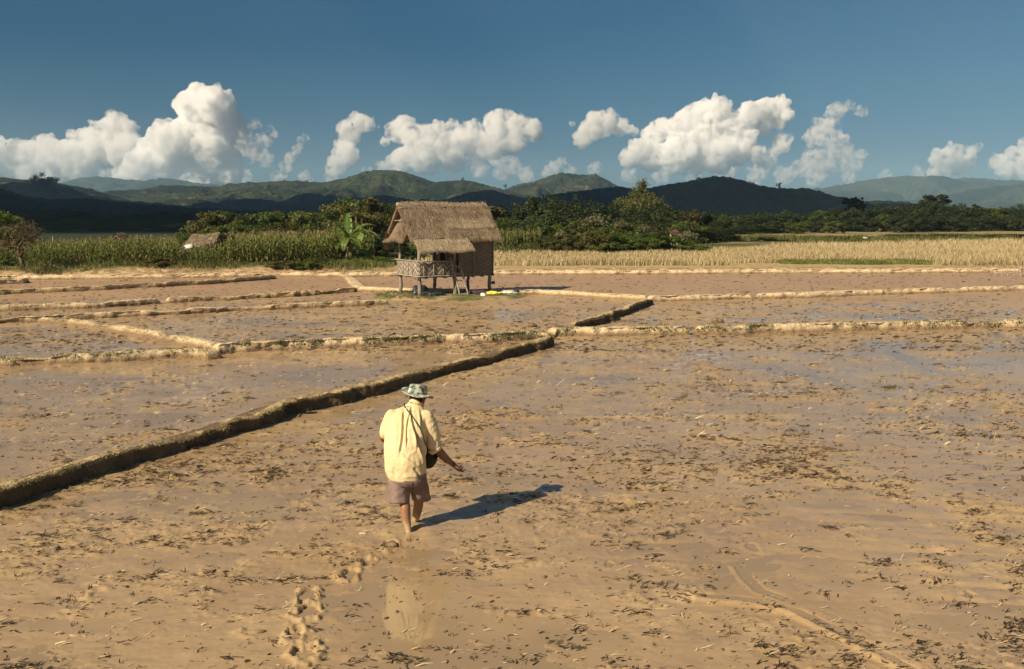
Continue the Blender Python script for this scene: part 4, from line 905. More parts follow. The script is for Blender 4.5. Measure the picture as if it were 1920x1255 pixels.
# rolled cuff and collar
def torus_ring(c, n, r1, r2, k1=28, k2=10, sq=1.0, seed=0, e=1.0):
    n = n / np.linalg.norm(n); u = np.cross(n, ZH); u /= np.linalg.norm(u); v = np.cross(n, u)
    a = np.linspace(0, 2 * np.pi, k1, endpoint=False); pts = [c + r1 * (math.cos(t) * u * e + math.sin(t) * v) for t in a]; V = []
    for i, p in enumerate(pts):
        rad = (p - c) / np.linalg.norm(p - c); rr = r2 * (1 + .3 * math.sin(i * 1.7 + seed) * math.sin(i * .9))
        for j in range(k2): t = 2 * math.pi * j / k2; V.append(p + rr * (math.cos(t) * rad + sq * math.sin(t) * n))
    Fc = [[i * k2 + j, ((i + 1) % k1) * k2 + j, ((i + 1) % k1) * k2 + (j + 1) % k2, i * k2 + (j + 1) % k2] for i in range(k1) for j in range(k2)]
    return np.array(V), np.array(Fc)
c_ = Q(815, 840, .31); V, Fc = torus_ring(c_, Q(829, 853, .37) - Q(812, 828, .30), .068, .017, sq=1.5, seed=2); mesh_np('cuff', V, Fc, M['shirt'], man, True)
c_ = Q(779.5, 757.5, .34); V, Fc = torus_ring(c_, Q(783, 750, .36) - Q(776, 764, .31), .066, .011, sq=2.2, e=1.0); mesh_np('collar', V, Fc, M['shirt'], man, True)
# ---- shorts
so = [ell_loft([ring(885, 730, 800, .14, .15), ring(900, 726, 801, .14, .155), ring(906, 727, 801, .15, .15), ring(911, 730, 799, .16, .11)], 40),
      ell_loft([ring(898, 726, 772, .13, .125), ring(915, 725, 772, .13, .12), ring(930, 724, 769, .12, .115), ring(938, 723.5, 768, .11, .112), ring(940, 726, 768, .11, .105)], 36),
      ell_loft([ring(898, 768, 801, .18, .125), ring(915, 769, 803, .22, .12), ring(930, 771, 806, .26, .115), ring(936, 773, 808, .29, .108), ring(938, 776, 806, .29, .10)], 36)]
def fold2(c):
    x, y, z = c[:, 0], c[:, 1], c[:, 2]
    return .014 * (np.abs(fbm3(x * 10, y * 8, z * 6 + x * 6, 4, 33)) - .25) + .008 * fbm3(x * 5, y * 5, z * 9 - x * 8, 3, 34)
remesh('shorts', so, .0055, 5, M['shorts'], man, fold2)
# ---- hat: crown, brim with a curl, band
def mat_camo():
    m = N('camouflage cloth'); p = m.obj(); n = m.noise(p, 18, 3, .6, .6); n2 = m.noise(p, 26, 3, .6, .4)
    col = m.mix(m.ramp(n, .50, .56), (.40, .43, .34), (.15, .19, .17)); col = m.mix(m.ramp(n2, .56, .60), col, (.06, .075, .075)); col = m.mix(m.ramp(m.noise(p, 14, 2), .58, .63), col, (.55, .56, .47))
    return m.done(m.pbr(col, .85, m.bump(m.noise(p, 60, 3), .3, .003), .2))
M['camo'] = mat_camo()
hat = empty('hat', (0, 0, 0)); hat.parent = man
hb = hc + ZH * .055 + np.array([.0, -.01, 0]); hup = hu * .75 + ZH * .25; hup /= np.linalg.norm(hup); hr_ = np.cross(fw, hup); hr_ /= np.linalg.norm(hr_); hf = np.cross(hup, hr_)
cr_ = [(hb + hup * z + hf * .0, hr_ * w_, hf * (w_ * 1.10)) for z, w_ in ((-.012, .099), (.02, .100), (.05, .098), (.075, .096), (.092, .090), (.100, .078), (.103, .05), (.101, .02))]
def crv(c): return .006 * fbm3(c[:, 0] * 14, c[:, 1] * 14, c[:, 2] * 14, 3, 44)
remesh('hat_crown', [ell_loft(cr_, 40)], .005, 2, M['camo'], hat, crv)
k = 72; V = []; 
for j, rad in enumerate((.090, .115, .14, .162, .176)):
    for i in range(k):
        t = 2 * math.pi * i / k; e = hr_ * math.cos(t) + hf * math.sin(t) * 1.05; q = (rad - .09) / .086
        curl = .080 * q ** 1.5 * max(0, math.cos(t - math.pi * .98)) ** 1.5 - .018 * q * max(0, -math.sin(t)) + .012 * q * math.sin(3 * t + 1) - .008 * q * max(0, math.cos(t))
        V.append(hb + e * rad + hup * (-.002 + curl - .012 * q))
V = np.array(V); V2 = V + hup * .005; Fc = []
for j in range(4):
    for i in range(k): i2 = (i + 1) % k; Fc.append([j * k + i, (j + 1) * k + i, (j + 1) * k + i2, j * k + i2]); Fc.append([5 * k + j * k + i2, 5 * k + (j + 1) * k + i2, 5 * k + (j + 1) * k + i, 5 * k + j * k + i])
for i in range(k): i2 = (i + 1) % k; Fc.append([4 * k + i, 9 * k + i, 9 * k + i2, 4 * k + i2]); Fc.append([i, i2, 5 * k + i2, 5 * k + i])
mesh_np('hat_brim', np.concatenate([V, V2]), np.array(Fc), M['camo'], hat, True)
V, Fc = torus_ring(hb + hup * .014, hup, .103, .005, 36, 8, 2.2, e=1.0); mesh_np('hat_band', V, Fc, M['camo'], hat, True)
# chin cord
M['strap'] = mat_simple('dark green strap', (.03, .045, .035), (.06, .075, .055), 20, .8)
cord = [hpn(.01, .08, .03), hpn(.02, .084, -.03), hpn(.04, .06, -.09), hpn(.06, .02, -.135), hpn(.05, -.04, -.12), hpn(.01, -.082, .03)]
mesh_np('chin_cord', *tube(cord, .0035, 6), M['strap'], man, True)
# bag strap: over the left shoulder down across the back to the right side
bs = []
for px, py in [(758, 757), (759, 763), (766, 772), (774, 782), (781, 793), (788, 804), (793, 816), (797, 832), (800, 850)]: bs.append((px, py))
deps = bpy.context.evaluated_depsgraph_get(); deps.update(); pts = []
for px, py in bs:
    ok, loc, nrm, idx = shirt.ray_cast(Vector((0, 0, CH)), ray(px, py).normalized())
    pts.append(np.array(loc[:]) + np.array([0, -.004, .002]) if ok else Q(px, py, .22))
V, Fc = tube(pts, .0075, 8); st_ = mesh_np('strap', V, Fc, M['strap'], None, True)
# seed bag held before the body, its own thing
M['bag'] = mat_simple('black cloth bag', (.012, .010, .010), (.035, .028, .025), 9, .8, .01)
bag = empty('seed_bag', (0, 0, 0)); tag(bag, 'black cloth seed bag slung before the person on a dark shoulder strap', 'bag'); st_.parent = bag
bc = Q(800, 855, .40)
V = np.array(ICO_L[0]); V = V * np.array([.12, .12, .15]) * (1 + .12 * fbm3(V[:, 0] * 2, V[:, 1] * 2, V[:, 2] * 2, 3, 9))[:, None]; V[:, 2] = np.minimum(V[:, 2], .12)
mesh_np('pouch', V + bc, ICO_L[1], M['bag'], bag, True)
V, Fc = torus_ring(Q(806, 812, .47), np.array([.35, .1, 1.0]), .060, .006, 30, 8, 1.0); mesh_np('bag_hoop', V, Fc, M['strap'], bag, True)
mesh_np('bag_neck', *capsule_chain([(*Q(803, 815, .47), .045), (*Q(802, 835, .44), .075), (*Q(801, 850, .42), .10)], 20), M['bag'], bag, True)
# ================================================================== VEGETATION
M['bark'] = mat_simple('bark', (.07, .055, .04), (.16, .13, .10), 5, .9, .02, .1)
M['leaf_mid'] = mat_leaf('mid green leaves', (.045, .072, .015), (.10, .13, .025), (.16, .165, .035))
M['leaf_dark'] = mat_leaf('dark green leaves', (.024, .040, .014), (.045, .062, .020), (.075, .075, .025))
M['leaf_olive'] = mat_leaf('olive leaves', (.075, .078, .02), (.13, .12, .032), (.18, .15, .05))
M['leaf_bright'] = mat_leaf('bright green leaves', (.10, .15, .022), (.17, .22, .035), (.26, .28, .07), transl=.35)
M['leaf_shrub'] = mat_leaf('sunlit shrub leaves', (.065, .105, .018), (.13, .17, .03), (.20, .22, .05), transl=.3)
M['leaf_brown'] = mat_leaf('dry brown twigs and leaves', (.10, .07, .04), (.17, .125, .075), (.22, .17, .10))
M['leaf_grey'] = mat_leaf('pale feathery flower heads', (.09, .10, .04), (.17, .165, .09), (.26, .245, .16))
def leaf_quads(C_, Nn, size, r_, elong=1.7):
    n = len(C_); t = r_.normal(size=(n, 3)); t -= Nn * (t * Nn).sum(1)[:, None]; t /= np.linalg.norm(t, axis=1)[:, None]; b = np.cross(Nn, t)
    sz = (size * r_.uniform(.55, 1.35, n))[:, None]; droop = Nn * sz * .22
    V = np.stack([C_ - t * sz * elong * .5, C_ + b * sz * .36 + droop * .6, C_ + t * sz * elong * .5 - droop, C_ - b * sz * .36 + droop * .6], 1)
    return V.reshape(-1, 3), np.arange(4 * n).reshape(-1, 4)
def crown(seed, rx, ry, z0, z1, ncl, nleaf, leaf, rag=.35, clr=(.16, .34), shell=.55, flat=.75, top=1.0):
    """leaf clumps through an uneven crown, gaps between them. Returns V,F and clump centres"""
    r_ = np.random.default_rng(seed); cz = (z0 + z1) / 2; rz = (z1 - z0) / 2; cs = []
    while len(cs) < ncl:
        d = r_.normal(size=3); d /= np.linalg.norm(d); q = shell + (1 - shell) * r_.random(); q *= 1 - rag * r_.random()
        p = np.array([d[0] * rx * q, d[1] * ry * q, cz + d[2] * rz * q])
        if p[2] > cz: k = 1 - (1 - top) * (p[2] - cz) / rz; p[0] *= k; p[1] *= k
        cs.append(p)
    cs = np.array(cs); cr = r_.uniform(clr[0], clr[1], ncl) * (rx + rz) / 2; w = cr ** 2; idx = r_.choice(ncl, nleaf, p=w / w.sum())
    d = r_.normal(size=(nleaf, 3)); d /= np.linalg.norm(d, axis=1)[:, None]; q = r_.random(nleaf) ** .45
    C_ = cs[idx] + d * (cr[idx] * q)[:, None] * np.array([1, 1, flat]); Nn = d * .7 + r_.normal(0, .5, (nleaf, 3)) + np.array([0, 0, .45]); Nn /= np.linalg.norm(Nn, axis=1)[:, None]
    V, Fc = leaf_quads(C_, Nn, leaf, r_); return V, Fc, cs
def trunk_mesh(cs, h0, r0, seed, nl=7, lean=.1):
    r_ = np.random.default_rng(seed); top = np.array([r_.normal(0, lean), r_.normal(0, lean), h0]); parts = [tube([np.zeros(3) - ZH * .3, top * .5 + r_.normal(0, .04, 3), top, top + (cs.mean(0) - top) * .5], np.array([r0 * 1.25, r0, r0 * .8, r0 * .4]), 8)]
    for c in cs[r_.choice(len(cs), min(nl, len(cs)), replace=False)]: parts.append(tube([top * .85, top + (c - top) * .45 + r_.normal(0, .1, 3), c], np.array([r0 * .5, r0 * .3, r0 * .08]), 6))
    return merge(parts)
TREES = {}
def tree_proto(key, seed, H, Wd, mat, label, ncl=26, nleaf=4200, leaf=.16, z0=.04, rag=.35, top=1.0, shell=.5, clr=(.16, .34), nl=7, name='tree'):
    root = empty(name, (0, 0, -500)); V, Fc, cs = crown(seed, Wd / 2, Wd / 2 * .9, H * z0, H, ncl, nleaf, leaf, rag, clr, shell, top=top)
    q = np.percentile(V, [1.5, 98.5], axis=0); V[:, 0] *= Wd / (q[1, 0] - q[0, 0]); V[:, 1] *= Wd / (q[1, 1] - q[0, 1]); zb = H * z0
    kz = (H * .99 - zb) / (q[1, 2] - q[0, 2]); V[:, 2] = zb + (V[:, 2] - q[0, 2]) * kz; cs = cs * np.array([1.15, 1.15, 1]); cs[:, 2] = zb + (cs[:, 2] - q[0, 2]) * kz
    c = mesh_np('crown', V, Fc, M[mat], root); V, Fc = trunk_mesh(cs, H * max(z0 + .12, .25), H * .022 + .03, seed + 1, nl); mesh_np('trunk', V, Fc, M['bark'], root, True)
    TREES[key] = dict(root=root, H=H, W=Wd, used=False, mat=mat); root['category'] = 'tree'; return root
def put(key, x, y, h, wid, label, cat, group=None, mat=None, z=None, name=None):
    T = TREES[key]
    if not T['used'] and mat is None: o = T['root']; T['used'] = True
    else: o = copy_tree(T['root'])
    if name: o.name = name
    o.location = (x, y, (gz(x, y) if z is None else z) - .05); o.scale = (wid / T['W'], wid / T['W'], h / T['H']); o.rotation_euler = (0, 0, random.uniform(0, 6.28))
    if mat:
        for ch in [c for c in bpy.data.objects if c.parent == o]:
            if ch.name.startswith(('crown', 'foliage')): ch.material_slots[0].link = 'OBJECT'; ch.material_slots[0].material = M[mat]
    tag(o, label, cat, group); return o
for k in range(5): tree_proto('round%d' % k, 300 + k * 7, 5.0, 4.6, ('leaf_mid', 'leaf_dark', 'leaf_olive', 'leaf_dark', 'leaf_mid')[k], '', ncl=(26, 34, 22, 40, 30)[k], rag=(.35, .5, .4, .3, .55)[k], leaf=(.15, .13, .16, .14, .14)[k], nleaf=5200)
for k in range(2): tree_proto('tall%d' % k, 370 + k * 7, 8.0, 4.4, 'leaf_dark', '', ncl=16, rag=.5, leaf=.16, nleaf=3600, z0=.45, clr=(.12, .26))
for k in range(3): tree_proto('bush%d' % k, 400 + k * 9, 2.4, 4.0, 'leaf_mid', '', ncl=46, rag=.18, leaf=.09, nleaf=12000, z0=-.05, shell=.55, clr=(.14, .28), name='shrub')
for k, T in TREES.items():
    if k.startswith('bush'): 
        for ch in T['root'].children: 
            if ch.name.startswith('crown'): ch.name = 'foliage'
            else: ch.name = 'stem'
def place_px(key, px, top, wpx, Y, label, cat, group=None, mat=None, name=None):
    x = P(px, 430, Y).x; zg = float(gz(x, Y)); ztop = P(px, top, Y).z; return put(key, x, Y, max(.45, ztop - zg), wpx * Y / F, label, cat, group, mat, None, name)
# ---- distant tree line, each tree on its own: label from its kind and what it stands beside
LINE = []
def row(x0, x1, step, Yf, topf, wf, keys, where, mats=(None,), seed=0):
    r_ = random.Random(seed); x = x0; i = 0
    while x < x1:
        Y = Yf(x) * r_.uniform(.95, 1.06); LINE.append((x, topf(x) + r_.uniform(-4, 4), wf * r_.uniform(.75, 1.35), Y, keys[r_.randrange(len(keys))], r_.choice(mats), where(x))); x += step * r_.uniform(.7, 1.3); i += 1
interp = lambda xs, ys: (lambda x: float(np.interp(x, xs, ys)))
tl = interp([356, 372, 400, 450, 480, 510, 540, 570, 600, 640, 680, 700, 735, 770], [432, 412, 402, 396, 404, 398, 400, 404, 398, 396, 378, 377, 390, 392])
row(362, 745, 27, lambda x: 96, tl, 62, ['round0', 'round2', 'round4'], lambda x: 'left', (None, 'leaf_mid', 'leaf_olive'), 3)
row(352, 760, 34, lambda x: 84, lambda x: tl(x) + 20, 60, ['round0', 'round4', 'bush0'], lambda x: 'left', ('leaf_mid', 'leaf_olive'), 4)
tm = interp([915, 942, 985, 1012, 1050, 1085, 1110, 1140, 1180, 1225, 1260, 1295, 1330], [390, 384, 388, 373, 370, 374, 384, 392, 396, 392, 388, 398, 402])
row(925, 1335, 30, lambda x: 118, tm, 68, ['round1', 'round3', 'round2'], lambda x: 'middle', (None, 'leaf_dark', 'leaf_olive', 'leaf_dark'), 5)
row(930, 1345, 34, lambda x: 104, lambda x: tm(x) + 24, 62, ['round1', 'round3'], lambda x: 'middle', ('leaf_dark', 'leaf_mid'), 6)
tr = interp([1330, 1400, 1480, 1540, 1600, 1640, 1700, 1740, 1790, 1840, 1880, 1920, 2050], [403, 404, 398, 396, 392, 386, 386, 380, 384, 392, 390, 386, 386])
yr = lambda x: float(np.interp(x, [1330, 1500, 1920, 2100], [150, 165, 192, 200]))
row(1335, 2040, 27, yr, tr, 56, ['round1', 'round3', 'round4'], lambda x: 'right', (None, 'leaf_dark', 'leaf_dark', 'leaf_mid'), 7)
row(1345, 2040, 30, lambda x: yr(x) - 14, lambda x: tr(x) + 19, 50, ['round1', 'round3', 'bush1'], lambda x: 'right', ('leaf_dark', 'leaf_mid', 'leaf_dark'), 8)
desc = {'round0': 'mid green bushy tree', 'round4': 'ragged green tree', 'round2': 'olive tinted tree', 'round1': 'dark round tree', 'round3': 'dense dark tree', 'bush0': 'low spreading leafy tree', 'bush1': 'low dark bushy tree'}
where_t = {'left': 'in the tree row behind the maize left of the hut', 'middle': 'in the dark tree row right of the hut', 'right': 'in the long tree line beyond the far fields at right'}
grp = {'left': 'trees behind the maize', 'middle': 'trees in the row right of the hut', 'right': 'trees of the far right tree line'}
for (x, t, w_, Y, k, mt, wh) in LINE: place_px(k, x, t, w_, Y, desc[k] + ' ' + where_t[wh], 'tree', grp[wh], mt, 'tree')
place_px('tall0', 1752, 366, 52, 186, 'taller open crowned tree rising out of the far right tree line', 'tree')
place_px('tall1', 1795, 384, 22, 186, 'small round topped tree just right of the tallest tree in the right line', 'tree')
place_px('tall1', 1826, 383, 20, 186, 'thin topped tree further right in the far right line', 'tree')
place_px('tall0', 1590, 371, 26, 300, 'faint tall tree behind the tree line below the far blue ridge', 'tree', mat='leaf_dark')
place_px('tall1', 1610, 370, 22, 300, 'second faint tall tree right beside the first below the blue ridge', 'tree')
place_px('round2', 693, 374, 82, 88, 'large olive tree rising just left behind the hut roof', 'tree', mat='leaf_olive')
place_px('round0', 0, 398, 75, 60, 'bright leaved tree cut by the left edge behind the bare tree', 'tree', mat='leaf_bright')
# ---- bamboo clump
def bamboo(label):
    root = empty('bamboo_clump', (0, 0, 0)); r_ = np.random.default_rng(77); H = 1.0; parts = []; Cs = []; Ns = []
    for k in range(64):
        a = r_.uniform(0, 6.28); sp = r_.random() ** .6; h = (9.9 if k < 5 else r_.uniform(6.2, 8.2)) * (1 - .12 * sp); sp = .2 if k < 5 else sp; out = sp * 3.6
        d = np.array([math.cos(a), math.sin(a), 0]); t = np.linspace(0, 1, 9)
        pts = [d * (.5 * sp + out * (x ** 1.15)) + ZH * (h * (x - .24 * sp * x ** 4)) for x in t]
        parts.append(tube(pts, np.linspace(.05, .012, 9), 5)); n = 420; j = r_.uniform(.12, 1, n); p = np.stack([np.interp(j, t, [q[c] for q in pts]) for c in range(3)], 1)
        p += r_.normal(0, .42, (n, 3)) * (1.15 - .6 * j)[:, None]; p[:, 2] -= np.abs(r_.normal(0, .2, n)); Cs.append(p); nn = r_.normal(size=(n, 3)) + d * .6; Ns.append(nn / np.linalg.norm(nn, axis=1)[:, None])
    V, Fc = leaf_quads(np.concatenate(Cs), np.concatenate(Ns), .17, r_, 2.6); mesh_np('foliage', V, Fc, M['leaf_bamboo'], root); V, Fc = merge(parts); mesh_np('culms', V, Fc, M['pole'], root, True)
    return tag(root, label, 'bamboo')
M['leaf_bamboo'] = mat_leaf('bamboo leaves', (.075, .085, .02), (.12, .125, .035), (.17, .15, .05), scale=.4, transl=.3)
b = bamboo('tall plume shaped clump of bamboo rising above the dark tree row'); g = P(1197, 430, 140); b.location = (g.x, 140, gz(g.x, 140) - .1); 
k = (P(1197, 329, 140).z) / 9.6; b.scale = (k * 1.02, k * 1.02, k)
# ---- hilltop trees
HILLTREES = [(85, 328, 46, 2250, 'round1', 372, 'broad ragged tree silhouetted on the green hill at far left'), (1314, 333, 14, 1500, 'tall1', 345, 'small tree on the left of the dark hill summit'), (1340, 330, 14, 1500, 'tall0', 342, 'flat topped tree on the summit of the dark hill'),
             (1409, 341, 10, 1500, 'tall1', 352, 'lone tree standing on the right slope of the dark hill'), (1460, 343, 9, 1500, 'tall0', 360, 'thin lone tree further down the dark hill'), (1493, 353, 18, 1500, 'tall1', 366, 'low wide tree at the right end of the dark hill'),
             (1208, 352, 10, 1500, 'tall1', 362, 'small tree where the dark hill dips beside the bamboo'), (575, 338, 7, 3300, 'tall0', 346, 'tiny tree on the green ridge left of the highest green hill'),
             (868, 333, 6, 3300, 'tall1', 346, 'tiny thin tree on the green ridge above the hut roof'), (947, 346, 6, 3300, 'tall0', 358, 'tiny lone tree in the gap right of the green ridge')]
for px, top, w_, D, key, base, lb in HILLTREES:
    pb = P(px, base, D); z1 = P(px, top, D).z; put(key, pb.x, D, z1 - pb.z, w_ * D / F, lb, 'tree', z=pb.z)
# ---- shrub mass in the middle distance
SHR = [(960, 446, 80, 82, 'bush0', 'leaf_shrub', 'leafy green shrub beside the maize right of the hut'), (1010, 418, 62, 84, 'bush1', 'leaf_shrub', 'upright dark green shrub behind the right hand maize'), (1000, 440, 90, 80, 'bush2', 'leaf_olive', 'dry olive shrub at the left end of the thicket'),
       (1062, 422, 76, 84, 'bush0', 'leaf_bright', 'bright green shrub at the crown of the thicket'), (1105, 412, 92, 84, 'bush2', 'leaf_olive', 'tallest shrub of the thicket hung with pale vines'), (1045, 441, 72, 78, 'bush1', 'leaf_olive', 'brownish tangled shrub low in the thicket'),
       (1098, 434, 84, 77, 'bush0', 'leaf_olive', 'wide olive shrub in front of the thicket'), (1160, 422, 90, 83, 'bush1', 'leaf_shrub', 'green shrub right of the thicket crown'), (1155, 439, 82, 77, 'bush2', 'leaf_shrub', 'low green shrub in front right of the thicket'),
       (1204, 428, 64, 85, 'bush0', 'leaf_brown', 'brownish shrub standing right of the thicket'), (1212, 437, 84, 78, 'bush1', 'leaf_shrub', 'spreading green shrub near the right end of the thicket'), (1266, 444, 74, 79, 'bush2', 'leaf_shrub', 'green shrub sloping down at the right end of the thicket'),
       (1298, 462, 60, 79, 'bush0', 'leaf_shrub', 'last low shrub at the right tip of the thicket'), (925, 462, 70, 80, 'bush2', 'leaf_shrub', 'low green shrub just behind the right end of the hut'), (975, 470, 80, 77, 'bush1', 'leaf_shrub', 'low shrub at the foot of the right hand maize'),
       (720, 440, 80, 72, 'bush1', 'leaf_dark', 'dark shrub behind the left end of the hut'), (690, 452, 80, 68, 'bush0', 'leaf_dark', 'dark green shrub between the banana plant and the hut'), (750, 462, 90, 66, 'bush2', 'leaf_dark', 'dark low shrub seen under the hut eaves'), (800, 462, 100, 67, 'bush0', 'leaf_shrub', 'low green shrub seen through the hut veranda'),
       (665, 482, 60, 62, 'bush1', 'leaf_shrub', 'green shrub right of the reddish mound'), (600, 486, 60, 58, 'bush2', 'leaf_shrub', 'leafy green shrub left of the reddish mound'), (575, 494, 60, 57, 'bush0', 'leaf_shrub', 'low weeds shrub on the bank left of the reddish mound'), (715, 484, 90, 62, 'bush0', 'leaf_shrub', 'green shrub just left of the stubble field'), (860, 470, 90, 70, 'bush1', 'leaf_shrub', 'low shrub hidden behind the hut floor'),
       (530, 493, 60, 57, 'bush1', 'leaf_olive', 'olive weeds shrub on the bank at the maize foot'), (295, 482, 55, 56.5, 'bush2', 'leaf_olive', 'small olive shrub at the maize foot below the sagging thatch roof'), (15, 497, 60, 57, 'bush0', 'leaf_shrub', 'low green shrub on the bank at the left edge'),
       (1500, 452, 80, 112, 'bush0', 'leaf_olive', 'grassy shrub on the far bank beyond the stubble, left of three'), (1560, 450, 90, 112, 'bush1', 'leaf_olive', 'grassy shrub on the far bank beyond the stubble, middle of three'), (1600, 452, 70, 112, 'bush2', 'leaf_olive', 'grassy shrub on the far bank beyond the stubble, right of three'),
       (1678, 440, 34, 124, 'bush0', 'leaf_olive', 'small rounded bush standing on the far bank'), (1740, 450, 110, 124, 'bush1', 'leaf_olive', 'long low bush on the far bank at right'), (1800, 443, 70, 126, 'bush2', 'leaf_olive', 'low bush further right on the far bank'), (1870, 447, 110, 126, 'bush0', 'leaf_olive', 'rightmost low bush on the far bank'), (1430, 458, 90, 110, 'bush2', 'leaf_olive', 'low dull bush at the left end of the far bank')]
for px, top, w_, Y, key, mt, lb in SHR: place_px(key, px, top, w_, Y, lb, 'shrub', None, mt, 'shrub')
# pale feathery flower heads on two shrubs
for i, (px, py, w_, hgt, Y, lb) in enumerate([(1118, 409, 50, 22, 83, 'pale feathery flowering vine on top of the thicket'), (1288, 438, 34, 16, 79, 'white flowering vine at the right end of the thicket'), (1205, 428, 26, 14, 82, 'pale vine draped over the brownish shrub'), (1052, 438, 20, 10, 79, 'pale tuft of flowers low left on the thicket'), (1165, 418, 30, 12, 82, 'greyish vine between the thicket crown and its right shrub')]):
    c = P(px, py, Y); r_ = np.random.default_rng(500 + i); n = 420; q = r_.normal(size=(n, 3)) * np.array([w_ * .26, w_ * .2, hgt * .28]) * Y / F; q[:, 2] -= np.abs(q[:, 0]) * .35
    nn = r_.normal(size=(n, 3)); nn /= np.linalg.norm(nn, axis=1)[:, None]; V, Fc = leaf_quads(q, nn, .09, r_, 2.2); o = mesh_np('flowering_vine', V, Fc, M['leaf_grey']); o.location = c; tag(o, lb, 'vine')
# ---- bare brown tree at the left
def bare_tree(px, base, Y, top, label):
    root = empty('bare_tree', (0, 0, 0)); r_ = np.random.default_rng(12); g = P(px, base, Y); H = P(px, top, Y).z - gz(g.x, Y); parts = []; tips = []
    def grow(p, d, L, r0, dep):
        q = p + d * L; m_ = (p + q) / 2 + r_.normal(0, L * .06, 3); parts.append(tube([p, m_, q], np.array([r0, r0 * .85, r0 * .7]), 6 if dep < 3 else 4)); 
        if dep >= 6: tips.append(q); return
        if dep >= 3: tips.append(m_)
        for k in range(2 if r_.random() < .55 else 3):
            e = d + r_.normal(0, .55, 3) + np.array([0, 0, .10]); e /= np.linalg.norm(e); grow(q, e, L * r_.uniform(.68, .86), r0 * .64, dep + 1)
    grow(np.array([0, 0, -.2]), np.array([-.20, 0, 1.0]) / 1.02, H * .28, .12, 0)
    V, Fc = merge(parts); s_ = H / V[:, 2].max(); V *= s_; mesh_np('trunk', V, Fc, M['leaf_brown'], root, True); tips = np.array(tips) * s_; i = r_.integers(0, len(tips), 2200); C_ = tips[i] + r_.normal(0, .16, (2200, 3)); nn = r_.normal(size=(2200, 3)); nn /= np.linalg.norm(nn, axis=1)[:, None]
    V, Fc = leaf_quads(C_, nn, .05, r_); mesh_np('foliage', V, Fc, M['leaf_brown'], root); root.location = (g.x, Y, gz(g.x, Y)); return tag(root, label, 'tree')
bare_tree(44, 497, 55, 418, 'nearly bare brown tree standing on the bank at the left edge')
# ---- banana plants on the mound
M['banana'] = mat_leaf('banana leaves', (.10, .16, .03), (.17, .23, .05), (.26, .30, .10), transl=.4, rough=.4)
M['banana_dry'] = mat_leaf('dry banana leaves', (.17, .11, .05), (.26, .18, .09), (.34, .26, .15))
def banana_leaf(d, L, W, up, droop, seed, torn=.5):
    r_ = np.random.default_rng(seed); n = 16; t = np.linspace(0, 1, n); d = np.array([math.cos(d), math.sin(d), 0]); side = np.array([-d[1], d[0], 0]); el = up; p = np.zeros(3); pts = []; dirs = []
    for k in range(n):
        v = d * math.cos(el) + ZH * math.sin(el); pts.append(p.copy()); dirs.append(v); p = p + v * L / n; el -= droop / n * (1 + k / n)
    V = []; Fc = []; w = W * np.sin(np.pi * np.clip((t - .10) / .9, 0, 1) ** .75) ** .7 * (t > .1) + .012
    for k in range(n):
        nrm = np.cross(side, dirs[k]); 
        for sd in (-1, 1):
            tear = r_.uniform(-.25, .12) * torn; V += [pts[k], pts[k] + sd * side * w[k] * .55 + nrm * w[k] * (.12), pts[k] + sd * side * w[k] * (1 + tear * .3) + nrm * w[k] * (tear - .15)]
    for k in range(n - 1):
        for s_ in (0, 1):
            a = k * 6 + s_ * 3; b_ = a + 6
            Fc += [[a, a + 1, b_ + 1, b_], [a + 1, a + 2, b_ + 2, b_ + 1]] if not (s_ == 0 and k % 3 == 2 and torn > .4) else [[a, a + 1, b_ + 1, b_]]
    return np.array(V), np.array(Fc)
def banana(px, base, Y, h, label, seed, leaves, lean=0.0):
    leaves = [(a, L * 1.3, W * 1.35, up, dr, mt) for a, L, W, up, dr, mt in leaves]; root = empty('banana_plant', (0, 0, 0)); g = P(px, base, Y); z = float(gz(g.x, Y)); root.location = (g.x, Y, z); top = np.array([lean, 0, h])
    mesh_np('stem', *tube([np.array([0, 0, -.2]), top * .5, top], np.array([.13, .10, .07]), 10), M['banana_stem'], root, True)
    for i, (a, L, W, up, dr, mt) in enumerate(leaves):
        V, Fc = banana_leaf(R(a), L, W, R(up), dr, seed + i); o = mesh_np('leaf', V + top, Fc, M[mt], root, True)
    return tag(root, label, 'banana plant')
M['banana_stem'] = mat_simple('banana stem', (.10, .075, .035), (.24, .19, .09), 3, .7, .01)
banana(653, 472, 61.5, 1.35, 'tall banana plant with arching bright leaves on the reddish mound', 600,
       [(100, 1.5, .20, 82, .5, 'banana'), (20, 1.9, .22, 62, 1.3, 'banana'), (-10, 2.1, .24, 42, 1.5, 'banana'), (170, 1.3, .24, 70, .7, 'banana'), (195, 1.4, .22, 40, 1.6, 'banana'), (-100, 1.2, .22, 20, 1.9, 'banana'), (-150, 1.2, .22, -5, 1.6, 'banana'), (-40, 1.3, .20, 8, 1.8, 'banana'), (50, 1.4, .2, 55, 1.5, 'banana'),
        (-70, 1.1, .16, -40, 1.0, 'banana_dry'), (200, 1.0, .16, -50, .8, 'banana_dry'), (10, 1.0, .15, -55, .8, 'banana_dry'), (-120, 1.0, .16, -60, .6, 'banana_dry')])
banana(640, 474, 62.0, .9, 'shorter banana plant left behind the tall one on the mound', 640,
       [(180, 1.2, .2, 55, 1.6, 'banana'), (120, 1.2, .2, 75, .6, 'banana'), (220, 1.0, .2, 20, 1.4, 'banana'), (160, .9, .18, 10, 1.5, 'banana'), (-80, .9, .16, -40, .8, 'banana_dry'), (-20, 1.0, .2, 50, 1.6, 'banana')])
